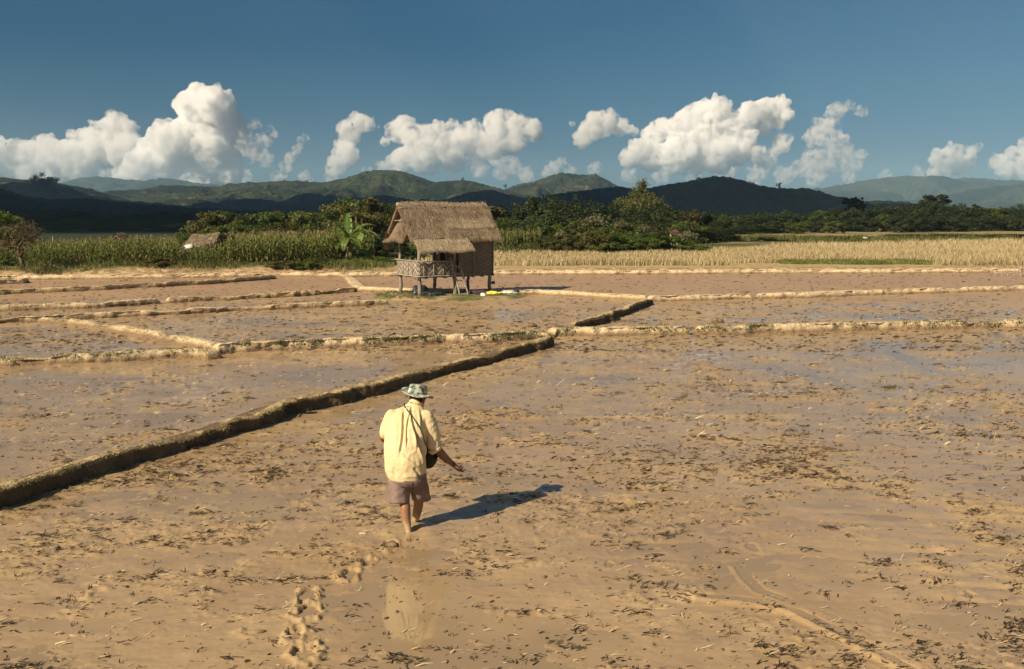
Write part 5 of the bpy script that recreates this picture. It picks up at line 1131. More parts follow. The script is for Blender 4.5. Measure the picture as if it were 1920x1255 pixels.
banana(672, 474, 62.5, .8, 'small banana plant right behind the tall one on the mound', 660,
       [(0, 1.2, .2, 55, 1.6, 'banana'), (60, 1.2, .2, 75, .6, 'banana'), (-50, 1.0, .2, 20, 1.4, 'banana'), (20, .9, .18, 10, 1.5, 'banana'), (-90, .9, .16, -50, .8, 'banana_dry')])
# ---- maize
def mat_maize():
    m = N('maize'); p = m.obj(); z = m.n('ShaderNodeAttribute', attribute_name='kind').outputs['Fac']; r_ = m.n('ShaderNodeObjectInfo').outputs['Random']; n = m.noise(m.pos(), .9, 3)
    g = m.mix(m.ramp(n, .4, .6), (.08, .125, .02), (.16, .205, .04)); g = m.mix(m.math('MULTIPLY', r_, .5), g, (.14, .16, .035))
    col = m.mix(m.ramp(z, .5, .9), g, (.26, .20, .09)); st = m.ramp(z, 1.4, 1.8); col = m.mix(st, col, (.24, .24, .075))
    s = m.pbr(col, .5, None, .3); t = m.n('ShaderNodeBsdfTranslucent'); m.l(col, t.inputs[0]); mx = m.n('ShaderNodeMixShader'); mx.inputs[0].default_value = .3; m.l(s, mx.inputs[1]); m.l(t.outputs[0], mx.inputs[2]); return m.done(mx.outputs[0])
M['maize'] = mat_maize()
def maize_proto(seed, H=1.75):
    r_ = np.random.default_rng(seed); parts = []; kinds = []
    V, Fc = tube([np.array([0, 0, -.1]), np.array([r_.normal(0, .03), r_.normal(0, .03), H * .5]), np.array([r_.normal(0, .06), r_.normal(0, .06), H * .9])], np.array([.022, .018, .01]), 5); parts.append((V, Fc)); kinds.append(np.full(len(V), 2.0))
    for k in range(10):
        z = H * (.12 + .075 * k); a = k * 2.5 + r_.normal(0, .4); d = np.array([math.cos(a), math.sin(a), 0]); s_ = np.array([-d[1], d[0], 0]); L = r_.uniform(.5, .8) * (1 - .35 * abs(k / 9 - .5)); el = R(r_.uniform(45, 70)); p = np.array([0, 0, z]); V = []
        for j in range(5):
            w = (.035, .05, .045, .03, .004)[j]; V += [p - s_ * w + ZH * .012, p, p + s_ * w + ZH * .012]; p = p + (d * math.cos(el) + ZH * math.sin(el)) * L / 4; el -= R(r_.uniform(32, 48))
        Fc = [[j * 3 + c, j * 3 + c + 1, j * 3 + c + 4, j * 3 + c + 3] for j in range(4) for c in (0, 1)]; parts.append((np.array(V), np.array(Fc))); kinds.append(np.full(len(V), 1.0 if k == 0 or r_.random() < .08 else 0.0))
    for k in range(5):
        a = r_.uniform(0, 6.28); t = np.array([0, 0, H * .88]); e = t + np.array([math.cos(a) * .10, math.sin(a) * .10, r_.uniform(.14, .24)]); s_ = np.array([-math.sin(a), math.cos(a), 0]) * .010; V = np.array([t - s_, t + s_, e + s_, e - s_]); parts.append((V, np.array([[0, 1, 2, 3]]))); kinds.append(np.full(4, 1.0))
    V, Fc = merge(parts); return V, Fc, np.concatenate(kinds)
MP = [maize_proto(700 + k) for k in range(6)]
spots = []
r_ = np.random.default_rng(70)
frontY = interp([-200, 60, 200, 400, 560, 640, 700], [57.5, 57.2, 57.2, 57.4, 59, 62, 64]); depth = interp([-200, 60, 200, 300, 400, 500, 600, 700], [5, 5, 6, 8, 10, 13, 13, 9])
rows_ = []
for k in range(20):
    px = -120.0
    while px < 700:
        Y = frontY(px) + k * .72
        if Y < frontY(px) + depth(px) and not (22 < px < 46 and k < 1): spots.append((P(px, 450, Y).x + r_.normal(0, .06), Y + r_.normal(0, .12), k))
        px += .27 * F / 58 * r_.uniform(.7, 1.3)
for k in range(7):
    px = 905.0
    while px < 1015:
        Y = 79 + k * .8; spots.append((P(px, 450, Y).x + r_.normal(0, .06), Y, 30 + k)); px += .3 * F / 79 * r_.uniform(.7, 1.3)
vis = [s_ for s_ in spots if 0 < 960 + F * s_[0] / s_[1] < 760 and s_[2] < 4]; vis.sort(key=lambda s_: s_[2]); ind = vis[:300]; inds = set(id(s_) for s_ in ind)
MH = lambda s_: float(np.interp(960 + F * s_[0] / s_[1], [0, 60, 300, 325, 342, 405, 425, 480, 700, 900, 1020], [.74, .78, .90, .88, .64, .64, .94, .99, 1.0, .95, .95]))
protos = []
for k, (V, Fc, kd) in enumerate(MP):
    protos.append(mesh_np('maize_plant', V, Fc, M['maize'], attrs={'kind': kd}))
for i, s_ in enumerate(ind):
    o = protos[i] if i < len(protos) else protos[i % len(protos)].copy()
    if i >= len(protos): COL.objects.link(o)
    sc_ = r_.uniform(.84, 1.08) * MH(s_); o.location = (s_[0], s_[1], float(gz(s_[0], s_[1]))); o.rotation_euler = (r_.normal(0, .06), r_.normal(0, .06), r_.uniform(0, 6.28)); o.scale = (sc_, sc_, sc_ * r_.uniform(.93, 1.07))
    tag(o, 'maize plant in the front rows of the maize field left of the hut', 'maize plant', 'maize plants in the front rows')
rest = [s_ for s_ in spots if id(s_) not in inds]; Vs, Fs, Ks, n = [], [], [], 0
for s_ in rest:
    V, Fc, kd = MP[r_.integers(0, 6)]; a = r_.uniform(0, 6.28); ca, sa = math.cos(a), math.sin(a); k = r_.uniform(.84, 1.08) * MH(s_); W_ = V * k; z0 = float(gz(s_[0], s_[1]))
    V2 = np.stack([W_[:, 0] * ca - W_[:, 1] * sa + s_[0], W_[:, 0] * sa + W_[:, 1] * ca + s_[1], W_[:, 2] + z0], 1); Vs.append(V2); Fs.append(Fc + n); Ks.append(kd); n += len(V)
o = mesh_np('maize', np.concatenate(Vs), np.concatenate(Fs), M['maize'], attrs={'kind': np.concatenate(Ks)}); tag(o, 'dense back rows of maize behind the front rows', 'maize', kind='stuff')
# ---- stubble field: dry standing straw
def blades(X, Y, Z, H, W, r_, leanx=.12):
    n = len(X); Z = Z + 0 * X; a = r_.uniform(0, np.pi, n); dx = np.cos(a) * W; dy = np.sin(a) * W; lx = r_.normal(.02, leanx, n) * H; ly = r_.normal(0, leanx, n) * H
    V = np.stack([np.stack([X - dx, Y - dy, Z - .03], 1), np.stack([X + dx, Y + dy, Z - .03], 1), np.stack([X + dx * .8 + lx * .6, Y + dy * .8 + ly * .6, Z + H * .65], 1), np.stack([X - dx * .8 + lx * .6, Y - dy * .8 + ly * .6, Z + H * .65], 1), np.stack([X + dx * .2 + lx * 1.3, Y + dy * .2 + ly * 1.3, Z + H], 1), np.stack([X - dx * .2 + lx * 1.3, Y - dy * .2 + ly * 1.3, Z + H], 1)], 1).reshape(-1, 3)
    k = np.arange(n)[:, None] * 6; return V, np.concatenate([k + [[0, 1, 2, 3]], k + [[3, 2, 4, 5]]])
bky = lambda x: np.interp(x, [G(a, b_, .2).x for a, b_ in [(640, 480), (900, 478), (1300, 474), (1500, 463), (1920, 455), (2500, 450)]], [G(a, b_, .2).y for a, b_ in [(640, 480), (900, 478), (1300, 474), (1500, 463), (1920, 455), (2500, 450)]])
r_ = np.random.default_rng(81); n = 320000; Y = 1 / r_.uniform(1 / 112, 1 / 60, n); X = r_.uniform(-.19, .60, n) * Y; yb = np.interp(X, bx, by); yk = bky(X)
ok = (Y > yb + 1.2 + .5 * fbm2(X / 3, Y / 3, 2, 82)) & (Y < yk)
gcx, gcy = gs.x, gs.y; ok &= ~((((X - gcx) / 5.5) ** 2 + ((Y - gcy) / 2.0) ** 2 < 1))
ok &= ~((Y < gcy) & (X > gcx - 9) & (X < gcx + 3.5)); ok &= r_.random(n) < np.clip(.5 + .9 * fbm2(X / 1.2, Y / 1.2, 3, 84), .08, 1); X, Y = X[ok], Y[ok]
Hb = .38 * (1 + .5 * fbm2(X / 4, Y / 4, 3, 85)) * r_.uniform(.5, 1.15, len(X)) * (1 + .35 * sstep(18, 30, X)); V, Fc = blades(X, Y, .22, Hb, .006 + .00018 * Y, r_, .20)
M['stubble'] = mat_isl('golden rice stubble', (.24, .185, .09), (.62, .51, .30), .8, .25, .8)
o = mesh_np('rice_stubble', V, Fc, M['stubble']); tag(o, 'dry golden rice stubble standing in the field behind the paddies', 'stubble', kind='stuff')
print('stubble blades', len(X))
# ---- grass on the bank, foot of maize, far banks, bright green strip
def grass(name, n, xr, yr_, cond, H, W, mat, label, seed):
    r_ = np.random.default_rng(seed); X = r_.uniform(*xr, n); Y = r_.uniform(*yr_, n); ok = cond(X, Y); X, Y = X[ok], Y[ok]; Z = gz(X, Y); Hh_ = H * r_.uniform(.4, 1.3, len(X)) * (1 + .6 * fbm2(X / 1.5, Y / 1.5, 3, seed)); V, Fc = blades(X, Y, Z, Hh_, W, r_, .3)
    o = mesh_np(name, V, Fc, M[mat]); return tag(o, label, 'grass', kind='stuff')
M['grass_bank'] = mat_isl('bank grass', (.055, .08, .018), (.20, .19, .06), .7, .25, 1.3)
M['grass_bright'] = mat_simple('fresh green grass', (.12, .15, .035), (.22, .22, .07), 1, .7, 0, .2, obj=False, transl=.25)
M['grass_dry'] = mat_simple('dry grass', (.22, .18, .08), (.36, .29, .15), 1, .7, 0, .2, obj=False, transl=.25)
dY = lambda X, Y: Y - np.interp(X, bx, by)
grass('bank_grass', 60000, (-36, -7), (53, 66), lambda X, Y: (dY(X, Y) > 1.5 + .9 * fbm2(X / 1.6, Y / 1.6, 3, 91)) & (fbm2(X / .9, Y / .9, 3, 92) > -.2), .24, .014, 'grass_bank', 'green grass on the bank at the foot of the maize', 301)
grass('bank_dry_grass', 16000, (-36, -7), (52, 60), lambda X, Y: (dY(X, Y) > .7) & (dY(X, Y) < 3.6) & (fbm2(X / .8, Y / .8, 3, 93) > .02), .16, .012, 'grass_dry', 'dry grass hanging over the bare earth bank', 302)
grass('green_grass', 14000, (gs.x - 7, gs.x + 7), (gs.y - 2.6, gs.y + 2.4), lambda X, Y: ((X - gs.x) / 6) ** 2 + ((Y - gs.y) / 2.2) ** 2 < 1 + .5 * fbm2(X, Y, 3, 94), .16, .02, 'grass_bright', 'bright green strip of fresh grass in the stubble field', 303)
grass('verge_grass', 26000, (-8, 45), (60.5, 66), lambda X, Y: (dY(X, Y) > .5) & (dY(X, Y) < 2.2 + .8 * fbm2(X / 3, Y / 3, 2, 95)), .10, .014, 'grass_dry', 'low dry grass verge along the far bund', 304)
grass('thicket_grass', 46000, (-14, 30), (66, 82), lambda X, Y: (Y > bky(X) - .5) & (Y < bky(X) + 7), .5, .022, 'grass_bank', 'tall green grass behind the stubble field', 305)
grass('far_bank_grass', 40000, (20, 75), (100, 128), lambda X, Y: (Y > bky(X) + 1) & (fbm2(X / 14, Y / 4, 3, 96) > .0), .45, .03, 'grass_bank', 'grass on the low banks between the far fields', 306)
# ---- small things in the fields
def thatch_ruin(px, py0, w_m, Y, seed, rz, label):
    root = empty('field_shelter', (0, 0, 0)); tag(root, label, 'shelter'); r_ = np.random.default_rng(seed); hw = w_m / 2; c = P(px, py0, Y); root.location = c; root.rotation_euler = (0, 0, rz)
    parts = []
    for sd in (-1, 1):
        U_, S_ = np.meshgrid(np.linspace(-1, 1, 26), np.linspace(0, 1, 14)); V = np.stack([U_ * hw * (1 - .12 * S_ * 0) + .05 * fbm2(U_ * 3, S_ * 3, 2, seed), sd * S_ * hw * .75, -S_ * hw * .62 + .10 * (1 - U_ ** 2) * (1 - S_) + .05 * fbm2(U_ * 5, S_ * 5, 3, seed + 1)], -1); ii = np.arange(26 * 14).reshape(14, 26); q = np.stack([ii[:-1, :-1], ii[:-1, 1:], ii[1:, 1:], ii[1:, :-1]], -1).reshape(-1, 4); V = V.reshape(-1, 3); m_ = len(V)
        ring = np.array(list(ii[0, :]) + list(ii[1:, -1]) + list(ii[-1, -2::-1]) + list(ii[-2:0:-1, 0])); parts.append((np.concatenate([V, V - ZH * .10]), np.concatenate([q, q[:, ::-1] + m_, np.stack([ring, np.roll(ring, -1), np.roll(ring, -1) + m_, ring + m_], -1)])))
    n = 1500; u = r_.uniform(-1, 1, n); s_ = r_.random(n); sd = r_.choice([-1, 1], n); st = np.stack([u * hw, sd * s_ * hw * .75, -s_ * hw * .62 + .12 * (1 - u ** 2) * (1 - s_) + .04], 1); d = np.stack([r_.normal(0, .25, n), sd * .75, -np.full(n, .6)], 1); d /= np.linalg.norm(d, axis=1)[:, None]; en = st + d * r_.uniform(.15, .35, n)[:, None]; wv = np.array([.016, 0, 0])
    V = np.stack([st - wv, st + wv, en + wv * .4, en - wv * .4], 1).reshape(-1, 3); parts.append((V, np.arange(4 * n).reshape(-1, 4))); V, Fc = merge(parts); mesh_np('roof', V, Fc, M['thatch_new' if hw > 1 else 'thatch'], root)
    for a in (-1, 1):
        for b_ in (-1, 1): V, Fc = pole(np.array([a * hw * .8, b_ * hw * .5, -hw * .5]), np.array([a * hw * .8, b_ * hw * .5, -c.z + .2]), .05, .05, 4, .01, seed, 6); mesh_np('post', V, Fc, M['post'], root, True)
    return root
sh_ = empty('field_shelter', (0, 0, 0)); tag(sh_, 'sagging thatched shelter roof standing in the maize', 'shelter')
TL, TR, BR, BL = (np.array(P(*q)[:]) for q in ((364, 440, 60.2), (411, 437, 60.8), (402, 456, 59.2), (338, 471, 58.3)))
e0 = lambda t: TL + (TR - TL) * t - ZH * .07 * math.sin(math.pi * t); e1 = lambda t: BL + (BR - BL) * t
def quad_slab(e0, e1, th, seed):
    U_, S_ = np.meshgrid(np.linspace(0, 1, 30), np.linspace(0, 1, 16)); A = np.array([e0(t) for t in U_[0]]); B = np.array([e1(t) for t in U_[0]]); V = A[None] * (1 - S_[..., None]) + B[None] * S_[..., None]; V[..., 2] += .06 * fbm2(U_ * 5, S_ * 4, 3, seed) + .06 * np.sin(np.pi * S_)
    V = V.reshape(-1, 3); m_ = len(V); ii = np.arange(m_).reshape(16, 30); q = np.stack([ii[:-1, :-1], ii[:-1, 1:], ii[1:, 1:], ii[1:, :-1]], -1).reshape(-1, 4); ring = np.array(list(ii[0, :]) + list(ii[1:, -1]) + list(ii[-1, -2::-1]) + list(ii[-2:0:-1, 0]))
    return np.concatenate([V, V - ZH * th]), np.concatenate([q, q[:, ::-1] + m_, np.stack([ring, np.roll(ring, -1), np.roll(ring, -1) + m_, ring + m_], -1)])
sl = quad_slab(e0, e1, .12, 811); sn = np.cross(TR - TL, BL - TL); sn /= np.linalg.norm(sn); sn = sn if sn[2] > 0 else -sn
r_ = np.random.default_rng(812); n = 2600; u = r_.uniform(-.03, 1.03, n); s_ = r_.uniform(.02, 1, n); A = np.array([e0(t) for t in u]); B = np.array([e1(t) for t in u]); st = A + (B - A) * s_[:, None] + sn * r_.uniform(.02, .12, n)[:, None]
d = (B - A); d /= np.linalg.norm(d, axis=1)[:, None]; d = d + r_.normal(0, .25, (n, 3)); L_ = r_.uniform(.12, .34, n)[:, None]; wv = (TR - TL) / np.linalg.norm(TR - TL) * .012; en = st + d * L_
V = np.stack([st - wv, st + wv, en + wv * .3, en - wv * .3], 1).reshape(-1, 3); V, Fc = merge([sl, (V, np.arange(4 * n).reshape(-1, 4))]); mesh_np('roof', V, Fc, M['thatch_new'], sh_)
V, Fc = quad_slab(e0, lambda t: e1(t) + np.array([.9, 3.2, 0]), .12, 813); mesh_np('roof', V, Fc, M['thatch'], sh_)
for q in (BL, BR, BL + np.array([.9, 3.0, 0]), BR + np.array([.8, 3.0, 0])): mesh_np('post', *pole(np.array([q[0], q[1], .2]), q - ZH * .05, .05, .045, 4, .01, 815, 6), M['post'], sh_, True)
V = np.array([[-.26, -.2, 0], [.22, -.2, .02], [.2, .15, .02], [-.24, .17, 0]]) ; V = np.concatenate([V, V - ZH * .02]); o = mesh_np('tarpaulin', V, np.array([[0, 1, 2, 3], [7, 6, 5, 4], [0, 4, 5, 1], [1, 5, 6, 2], [2, 6, 7, 3], [3, 7, 4, 0]]), M['sack_white'])
o.location = P(354, 462, 58.55); o.rotation_euler = (.75, -.25, .12); tag(o, 'pale blue white sheet patch on the sagging shelter roof', 'sheet')
thatch_ruin(226, 440, 1.0, 64, 802, 1.25, 'tiny dark thatched gable peeping over the maize')
thatch_ruin(1264, 434, .7, 90, 803, .1, 'small brownish hut roof among the trees right of the thicket')
M['rusty'] = mat_simple('rusty roof', (.06, .035, .025), (.13, .08, .055), 4, .9)
for ch in list(bpy.data.objects):
    if ch.name.startswith('roof') and ch.parent and 'right of the thicket' in ch.parent.get('label', ''): ch.data.materials[0] = M['rusty']
M['white'] = mat_simple('pale dry wood', (.34, .28, .21), (.50, .43, .34), 6, .8)
for px, b0, t0, Y, lb in ((98, 470, 444, 66, 'thin pale post standing in the maize at the left'), (204, 458, 447, 67, 'short pale post beside the tiny gable in the maize'), (1194, 447, 436, 80, 'pale stump post standing between the thicket shrubs')):
    a = P(px, b0, Y); b_ = P(px + 1, t0, Y); a.z = float(gz(a.x, Y)); o = empty('post_marker', (0, 0, 0)); bpy.data.objects.remove(o); V, Fc = pole(a, b_, .03 if px > 1000 else .03, .025, 5, .01, px); o = mesh_np('wooden_post', V, Fc, M['white'], None, True); tag(o, lb, 'post')
# bamboo rail fence at the far right
fn = empty('bamboo_fence', (0, 0, 0)); tag(fn, 'low bamboo rail fence standing by the far bund at the right edge', 'fence')
f0, f1 = G(1866, 519), G(1935, 518)
for k in range(7):
    p = f0.lerp(f1, k / 6); mesh_np('post', *pole(p - Vector((0, 0, .1)), p + Vector((random.uniform(-.04, .04), 0, .52)), .022, .018, 4, .01, 900 + k, 6), M['white'], fn, True)
for z in (.22, .42): mesh_np('rail', *pole(f0 + Vector((-.1, -.03, z)), f1 + Vector((.1, -.03, z)), .018, .016, 7, .012, int(910 + z * 10), 6), M['white'], fn, True)
# stones and dark lumps
clod(G(668, 520), .22, 21, 'dark muddy gap plug beside the far bund left of the hut')
for i, (px, py, r0, lb) in enumerate([(1632, 483, .20, 'left one of two dark lumps at the edge of the green grass strip'), (1672, 479, .16, 'right one of two dark lumps beside the green grass strip')]): clod(G(px, py, .25), r0, 30 + i, lb)
sr = lump('rag', P(1622, 458, 108), (.6, .35, .25), 40, M['sack_white'], 'small white rag lying at the back of the stubble field', 'rag')
sr.location.z = float(gz(sr.location.x, 108)) + .25
for T in TREES.values():
    if not T['used']:
        for ch in list(T['root'].children): bpy.data.objects.remove(ch)
        bpy.data.objects.remove(T['root'])
# ================================================================== HILLS
def mat_hill(name, forest, grassc, bare, sc, gl, gh, bl=.66, bump=6.0):
    m = N(name); p = m.pos(); n1 = m.noise(p, sc, 5, .6); n2 = m.noise(p, sc * 14, 5, .7); n3 = m.noise(m.scale(p, (1, 1, 2.2)), sc * 3.1, 4, .55, .8)
    col = m.mix(m.ramp(n1, gl, gh), forest, grassc); col = m.mix(m.ramp(n2, .46, .60, 0, .85), col, forest); col = m.mix(m.ramp(n3, bl, bl + .05), col, bare)
    b = m.bump(m.math('ADD', m.math('MULTIPLY', n2, bump), m.math('MULTIPLY', n3, bump * 1.5)), .8, 1.0)
    return m.done(m.pbr(col, .95, b, .1))
def hill(pix, D, width, label, mat, seed, rough=.06, canopy=3.0, ncol=900, ridge=.42, base_y=401, fan=False, pw=1.8):
    """a ridge of hills in world metres; its crest stands at distance D"""
    xs = [p[0] for p in pix]; px = np.linspace(xs[0], xs[-1], ncol); py = np.interp(px, xs, [p[1] for p in pix]); py = np.convolve(np.pad(py, 4, 'edge'), np.ones(9) / 9, 'valid')
    az = (px - 960) / F; zc = CH + (400 - py) / F * D * 1.0; nr = 110; s = np.concatenate([np.linspace(0, 1, 80), np.linspace(1.02, 2, 30)]); S_, A = np.meshgrid(s, az, indexing='ij'); Z0 = np.repeat(zc[None], nr, 0)
    Y = D + (S_ - 1) * width; X = A * D + 0 * Y; prof = np.where(S_ <= 1, np.sin(np.pi / 2 * S_) ** 1.25, np.cos(np.pi / 2 * (S_ - 1)) ** 1.3)
    if fan: X = A * Y; prof = np.where(S_ <= 1, S_ ** pw, prof)
    L = width * .26; val = 1 - np.abs(fbm2(X / L, Y / (L * 2.2), 5, seed, .55)) * 2.6; val = np.clip(val, 0, 1) ; body = 4 * (S_ * (1 - S_)) * (S_ < 1)
    Z = Z0 * prof - ridge * Z0 * val * np.clip(body, 0, 1); Z += rough * Z0 * fbm2(X / (L * .3), Y / (L * .3), 4, seed + 3) * np.clip(body + .05, 0, 1)
    Z += canopy * (np.abs(fbm2(X / (canopy * 4.5), Y / (canopy * 4.5), 3, seed + 5)) * 1.6) * sstep(0, .05, S_)
    Z = np.where(S_ == 0, -2, Z); Z[-1] = -2
    ii = np.arange(nr * ncol).reshape(nr, ncol); q = np.stack([ii[:-1, :-1], ii[:-1, 1:], ii[1:, 1:], ii[1:, :-1]], -1).reshape(-1, 4)
    o = mesh_np('hill', np.stack([X, Y, Z], -1).reshape(-1, 3), q, mat, smooth=True); return tag(o, label, 'hill', kind='structure')
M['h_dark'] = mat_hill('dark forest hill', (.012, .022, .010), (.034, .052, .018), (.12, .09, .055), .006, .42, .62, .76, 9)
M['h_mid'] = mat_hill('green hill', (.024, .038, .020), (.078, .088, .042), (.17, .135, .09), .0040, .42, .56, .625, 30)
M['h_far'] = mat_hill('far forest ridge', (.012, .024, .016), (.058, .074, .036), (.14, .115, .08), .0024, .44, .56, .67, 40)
hill([(-500, 350), (-100, 345), (120, 346), (160, 336), (190, 333), (230, 338), (262, 340), (280, 346), (300, 341), (320, 337), (340, 340), (380, 347), (420, 349), (460, 350), (520, 345), (600, 350), (800, 362), (1000, 372)], 6800, 1500, 'far blue ridge at the left', M['h_far'], 1, canopy=9, ridge=.5)
hill([(1150, 380), (1300, 368), (1440, 362), (1503, 358), (1549, 354), (1584, 347), (1600, 349), (1625, 338), (1644, 339), (1660, 335), (1693, 332), (1725, 333), (1752, 341), (1779, 340), (1806, 335), (1839, 338), (1874, 341), (1896, 345), (1990, 340), (2200, 350), (2600, 360)], 6500, 1500, 'far blue ridge at the right', M['h_far'], 2, canopy=9, ridge=.5)
hill([(1600, 392), (1700, 380), (1790, 366), (1850, 355), (1900, 348), (1960, 343), (2100, 338), (2500, 350)], 5000, 1200, 'second blue ridge behind the right tree line', M['h_far'], 3, canopy=8, ridge=.5)
hill([(-500, 345), (-100, 340), (0, 336), (30, 338), (70, 342), (115, 348), (150, 360), (175, 371), (215, 378), (300, 385)], 2400, 700, 'green wooded hill at the left edge', M['h_mid'], 4, canopy=5)
hill([(150, 392), (200, 372), (240, 364), (270, 358), (300, 354), (330, 350), (380, 352), (430, 353), (455, 349), (470, 343), (490, 346), (530, 342), (560, 342), (600, 344), (640, 344), (665, 339), (690, 332), (712, 327), (735, 324), (760, 326), (785, 334), (810, 343), (825, 348), (850, 344), (880, 343), (910, 350), (945, 358), (985, 367), (1040, 380), (1100, 392)], 3500, 1500, 'green cultivated hills behind the hut', M['h_mid'], 5, canopy=4.5, ridge=.46)
hill([(880, 385), (930, 364), (950, 356), (970, 349), (1000, 343), (1020, 336), (1042, 329), (1060, 328), (1090, 331), (1112, 331), (1125, 338), (1150, 352), (1180, 366), (1240, 385)], 3900, 900, 'flat topped green hill right of the hut roof', M['h_mid'], 6, canopy=5)
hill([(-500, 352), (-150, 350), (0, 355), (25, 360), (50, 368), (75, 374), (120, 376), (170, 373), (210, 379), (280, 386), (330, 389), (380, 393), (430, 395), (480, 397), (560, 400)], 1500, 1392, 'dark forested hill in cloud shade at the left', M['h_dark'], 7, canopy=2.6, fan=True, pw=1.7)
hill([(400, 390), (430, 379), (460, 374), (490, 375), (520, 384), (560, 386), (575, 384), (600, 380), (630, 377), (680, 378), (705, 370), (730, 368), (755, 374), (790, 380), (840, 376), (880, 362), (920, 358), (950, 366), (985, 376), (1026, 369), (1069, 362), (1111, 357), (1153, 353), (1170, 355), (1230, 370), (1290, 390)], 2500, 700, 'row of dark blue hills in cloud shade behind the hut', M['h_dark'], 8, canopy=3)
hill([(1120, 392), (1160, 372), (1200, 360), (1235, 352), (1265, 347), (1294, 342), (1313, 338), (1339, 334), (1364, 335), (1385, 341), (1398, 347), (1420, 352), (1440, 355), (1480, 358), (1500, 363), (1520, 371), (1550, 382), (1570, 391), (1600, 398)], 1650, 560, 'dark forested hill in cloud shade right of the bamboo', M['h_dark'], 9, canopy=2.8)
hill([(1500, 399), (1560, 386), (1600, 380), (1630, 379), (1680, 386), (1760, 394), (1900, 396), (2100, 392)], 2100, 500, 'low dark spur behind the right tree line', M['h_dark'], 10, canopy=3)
# ================================================================== CLOUDS
kc = CD / F
cm = cloud_mat('cloud', 1 / (4.0 * kc), 16., .36, .60); cw = cloud_mat('thin cloud', 1 / (8 * kc), 15., .40, .70); cmid = cloud_mat('soft cloud', 1 / (6 * kc), 18., .37, .64)
make_cloud([(375, 205, 36), (408, 200, 32), (352, 202, 24), (400, 240, 42), (428, 235, 24), (372, 252, 42), (322, 268, 36), (292, 288, 32), (330, 300, 42), (400, 290, 46), (430, 270, 30), (262, 315, 30), (240, 332, 22), (300, 325, 38), (370, 332, 40), (430, 322, 26), (442, 250, 20)], 'towering white cumulus cloud at the left', mat=cm, seed=1, vox=6)
make_cloud([(-60, 290, 30), (0, 280, 20), (28, 276, 15), (55, 290, 26), (85, 270, 18), (95, 290, 24), (130, 290, 24), (160, 265, 24), (185, 246, 20), (215, 235, 22), (240, 243, 18), (200, 275, 36), (240, 288, 32), (150, 305, 34), (60, 318, 34), (10, 315, 30), (100, 320, 34), (-40, 320, 36)], 'bank of cumulus cloud at the left edge', D=CD * 1.1, mat=cmid, seed=2, vox=6)
make_cloud([(470, 242, 12), (485, 262, 10), (458, 262, 16), (512, 246, 8), (500, 268, 10), (470, 285, 20), (500, 300, 16)], 'thin wisps right of the towering cloud', mat=cw, seed=3, vox=5, amp=1.8)
make_cloud([(574, 260, 8), (566, 268, 9), (556, 282, 11), (545, 296, 13), (535, 312, 13), (530, 324, 9)], 'small slanting cloud wisp', mat=cw, seed=4, vox=5, amp=1.0)
make_cloud([(655, 250, 22), (675, 234, 18), (690, 233, 15), (642, 275, 16), (652, 290, 22), (635, 308, 18), (704, 240, 8), (622, 318, 10)], 'narrow leaning cumulus cloud left of centre', mat=cmid, seed=5, vox=5)
make_cloud([(758, 236, 18), (745, 250, 19), (722, 268, 11), (775, 258, 22), (800, 258, 22), (820, 246, 15), (850, 245, 17), (885, 240, 17), (880, 258, 26), (930, 233, 22), (955, 228, 19), (975, 238, 20), (998, 240, 16), (1003, 252, 15), (960, 262, 26), (920, 272, 26), (840, 278, 32), (790, 290, 32), (750, 302, 24), (718, 313, 13), (800, 308, 22), (850, 308, 20), (735, 318, 12), (890, 295, 18)], 'long cumulus cloud above the hut', mat=cmid, seed=6, vox=5.5)
make_cloud([(1072, 232, 6), (1125, 234, 24), (1145, 222, 15), (1105, 250, 18), (1090, 262, 14), (1160, 238, 15), (1178, 244, 9), (1188, 248, 5)], 'small cumulus cloud between the two big ones', mat=cmid, seed=7, vox=5)
make_cloud([(1036, 320, 14), (1052, 306, 10), (1025, 326, 9), (1068, 320, 9), (1112, 320, 13), (1122, 310, 8), (1180, 330, 14), (985, 325, 16)], 'small low cloud puffs over the flat topped hill', D=CD * 1.1, mat=cw, seed=8, vox=5)
make_cloud([(1315, 207, 19), (1350, 205, 20), (1292, 226, 26), (1270, 245, 25), (1242, 240, 18), (1225, 258, 22), (1200, 280, 19), (1182, 298, 17), (1220, 295, 26), (1330, 235, 34), (1370, 235, 25), (1405, 215, 21), (1430, 206, 19), (1458, 206, 21), (1477, 215, 13), (1462, 230, 15), (1430, 238, 18), (1310, 268, 36), (1270, 288, 32), (1340, 288, 35), (1380, 278, 30), (1400, 256, 20), (1300, 312, 20), (1350, 308, 18)], 'great billowing cumulus cloud right of centre', mat=cm, seed=9, vox=5.5)
make_cloud([(1460, 264, 15), (1466, 276, 13), (1452, 284, 13), (1476, 258, 9), (1420, 290, 18), (1440, 305, 16)], 'small cumulus puff under the great cloud', mat=cmid, seed=10, vox=5)
make_cloud([(1570, 206, 15), (1592, 200, 10), (1622, 213, 8), (1606, 210, 9), (1562, 224, 16), (1545, 245, 19), (1528, 258, 17), (1560, 262, 20), (1580, 265, 14), (1580, 296, 26), (1612, 292, 14), (1550, 302, 24), (1598, 308, 16), (1520, 300, 18), (1500, 318, 18)], 'ragged hook shaped cloud at the right', mat=cw, seed=11, vox=5, amp=1.3)
make_cloud([(1762, 300, 17), (1785, 290, 18), (1815, 290, 15), (1834, 276, 9), (1800, 310, 20), (1770, 318, 16), (1750, 325, 12)], 'low cumulus cloud at the right', mat=cmid, seed=12, vox=5)
make_cloud([(1870, 302, 15), (1900, 290, 15), (1922, 278, 15), (1890, 315, 20), (1928, 308, 26), (1960, 280, 24), (2000, 300, 30)], 'low cumulus cloud cut by the right edge', mat=cmid, seed=13, vox=5)
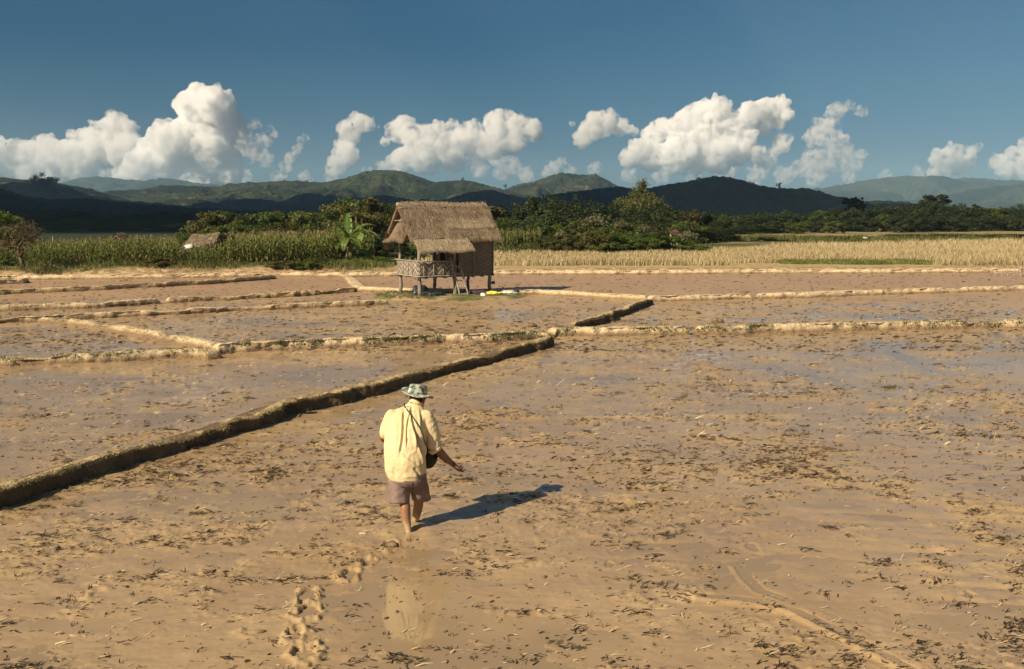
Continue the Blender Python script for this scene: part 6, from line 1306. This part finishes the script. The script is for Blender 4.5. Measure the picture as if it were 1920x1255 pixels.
make_cloud([(520, 332, 12), (570, 334, 12), (620, 332, 13), (690, 326, 12), (900, 318, 16), (940, 325, 16), (990, 333, 14), (930, 300, 16), (960, 312, 18)], 'faint low cloud veil above the middle hills', D=CD * 1.2, mat=cw, seed=16, vox=5)
make_cloud([(40, 334, 16), (90, 335, 18), (150, 334, 16), (210, 334, 18), (270, 338, 14), (330, 338, 16), (400, 340, 16), (460, 332, 14), (0, 334, 16)], 'thin low cloud layer above the left hills', D=CD * 1.25, mat=cw, seed=14, vox=5)
make_cloud([(1240, 328, 16), (1300, 330, 16), (1360, 325, 18), (1420, 328, 18), (1470, 330, 18), (1530, 330, 18), (1590, 332, 12), (1660, 328, 10), (1720, 325, 10)], 'thin low cloud layer above the right hills', D=CD * 1.25, mat=cw, seed=15, vox=5)
# unseen clouds added overhead, placed so their shade lies on the dark hills
cs_m = N('cloud overhead'); d_ = cs_m.n('ShaderNodeBsdfDiffuse'); d_.inputs[0].default_value = (.85, .85, .85, 1); cs_m.done(d_.outputs[0])
def shade_cloud(tx, ty, rx, ry, alt, seed, label, rot=0.0, amp=.35):
    k = alt / SUN.z; c = Vector((tx, ty, 40)) + SUN * k; V = np.array(ICO_L[0]); V = V * (1 + amp * fbm3(V[:, 0] * 2 + seed, V[:, 1] * 2, V[:, 2] * 2, 4, seed))[:, None] * np.array([rx, ry, min(rx, ry) * .3])
    o = mesh_np('cloud', V, ICO_L[1], cs_m.m, smooth=True); o.location = c; o.rotation_euler = (0, 0, rot); return tag(o, label, 'cloud', kind='structure')
shade_cloud(-700, 930, 750, 740, 1000, 3, 'unseen broad cloud put overhead to shade the left hill')
shade_cloud(-150, 438, 300, 328, 1000, 4, 'unseen cloud put overhead to shade the foot of the left hill', amp=.12)
shade_cloud(-150, 2280, 900, 480, 1100, 5, 'unseen broad cloud put overhead to shade the dark blue hills')
shade_cloud(430, 1400, 560, 500, 1000, 7, 'unseen broad cloud put overhead to shade the dark hill at right')
# ================================================================== HAZE
hz = N('air haze'); hv = hz.n('ShaderNodeVolumePrincipled'); hv.inputs['Color'].default_value = (.52, .78, 1.0, 1); hv.inputs['Density'].default_value = HAZE; hv.inputs['Anisotropy'].default_value = 0.0
hz.l(hv.outputs[0], hz.out.inputs['Volume'])
x0, x1, y0, y1, z0, z1 = -9500, 9500, -9500, 9500, -4.0, 420.0
V = [(x, y, z) for x in (x0, x1) for y in (y0, y1) for z in (z0, z1)]
hb_ = mesh_np('haze', V, [[0, 1, 3, 2], [4, 6, 7, 5], [0, 4, 5, 1], [2, 3, 7, 6], [0, 2, 6, 4], [1, 5, 7, 3]], hz.m); tag(hb_, 'pale blue air haze over the plain', 'haze', kind='stuff')
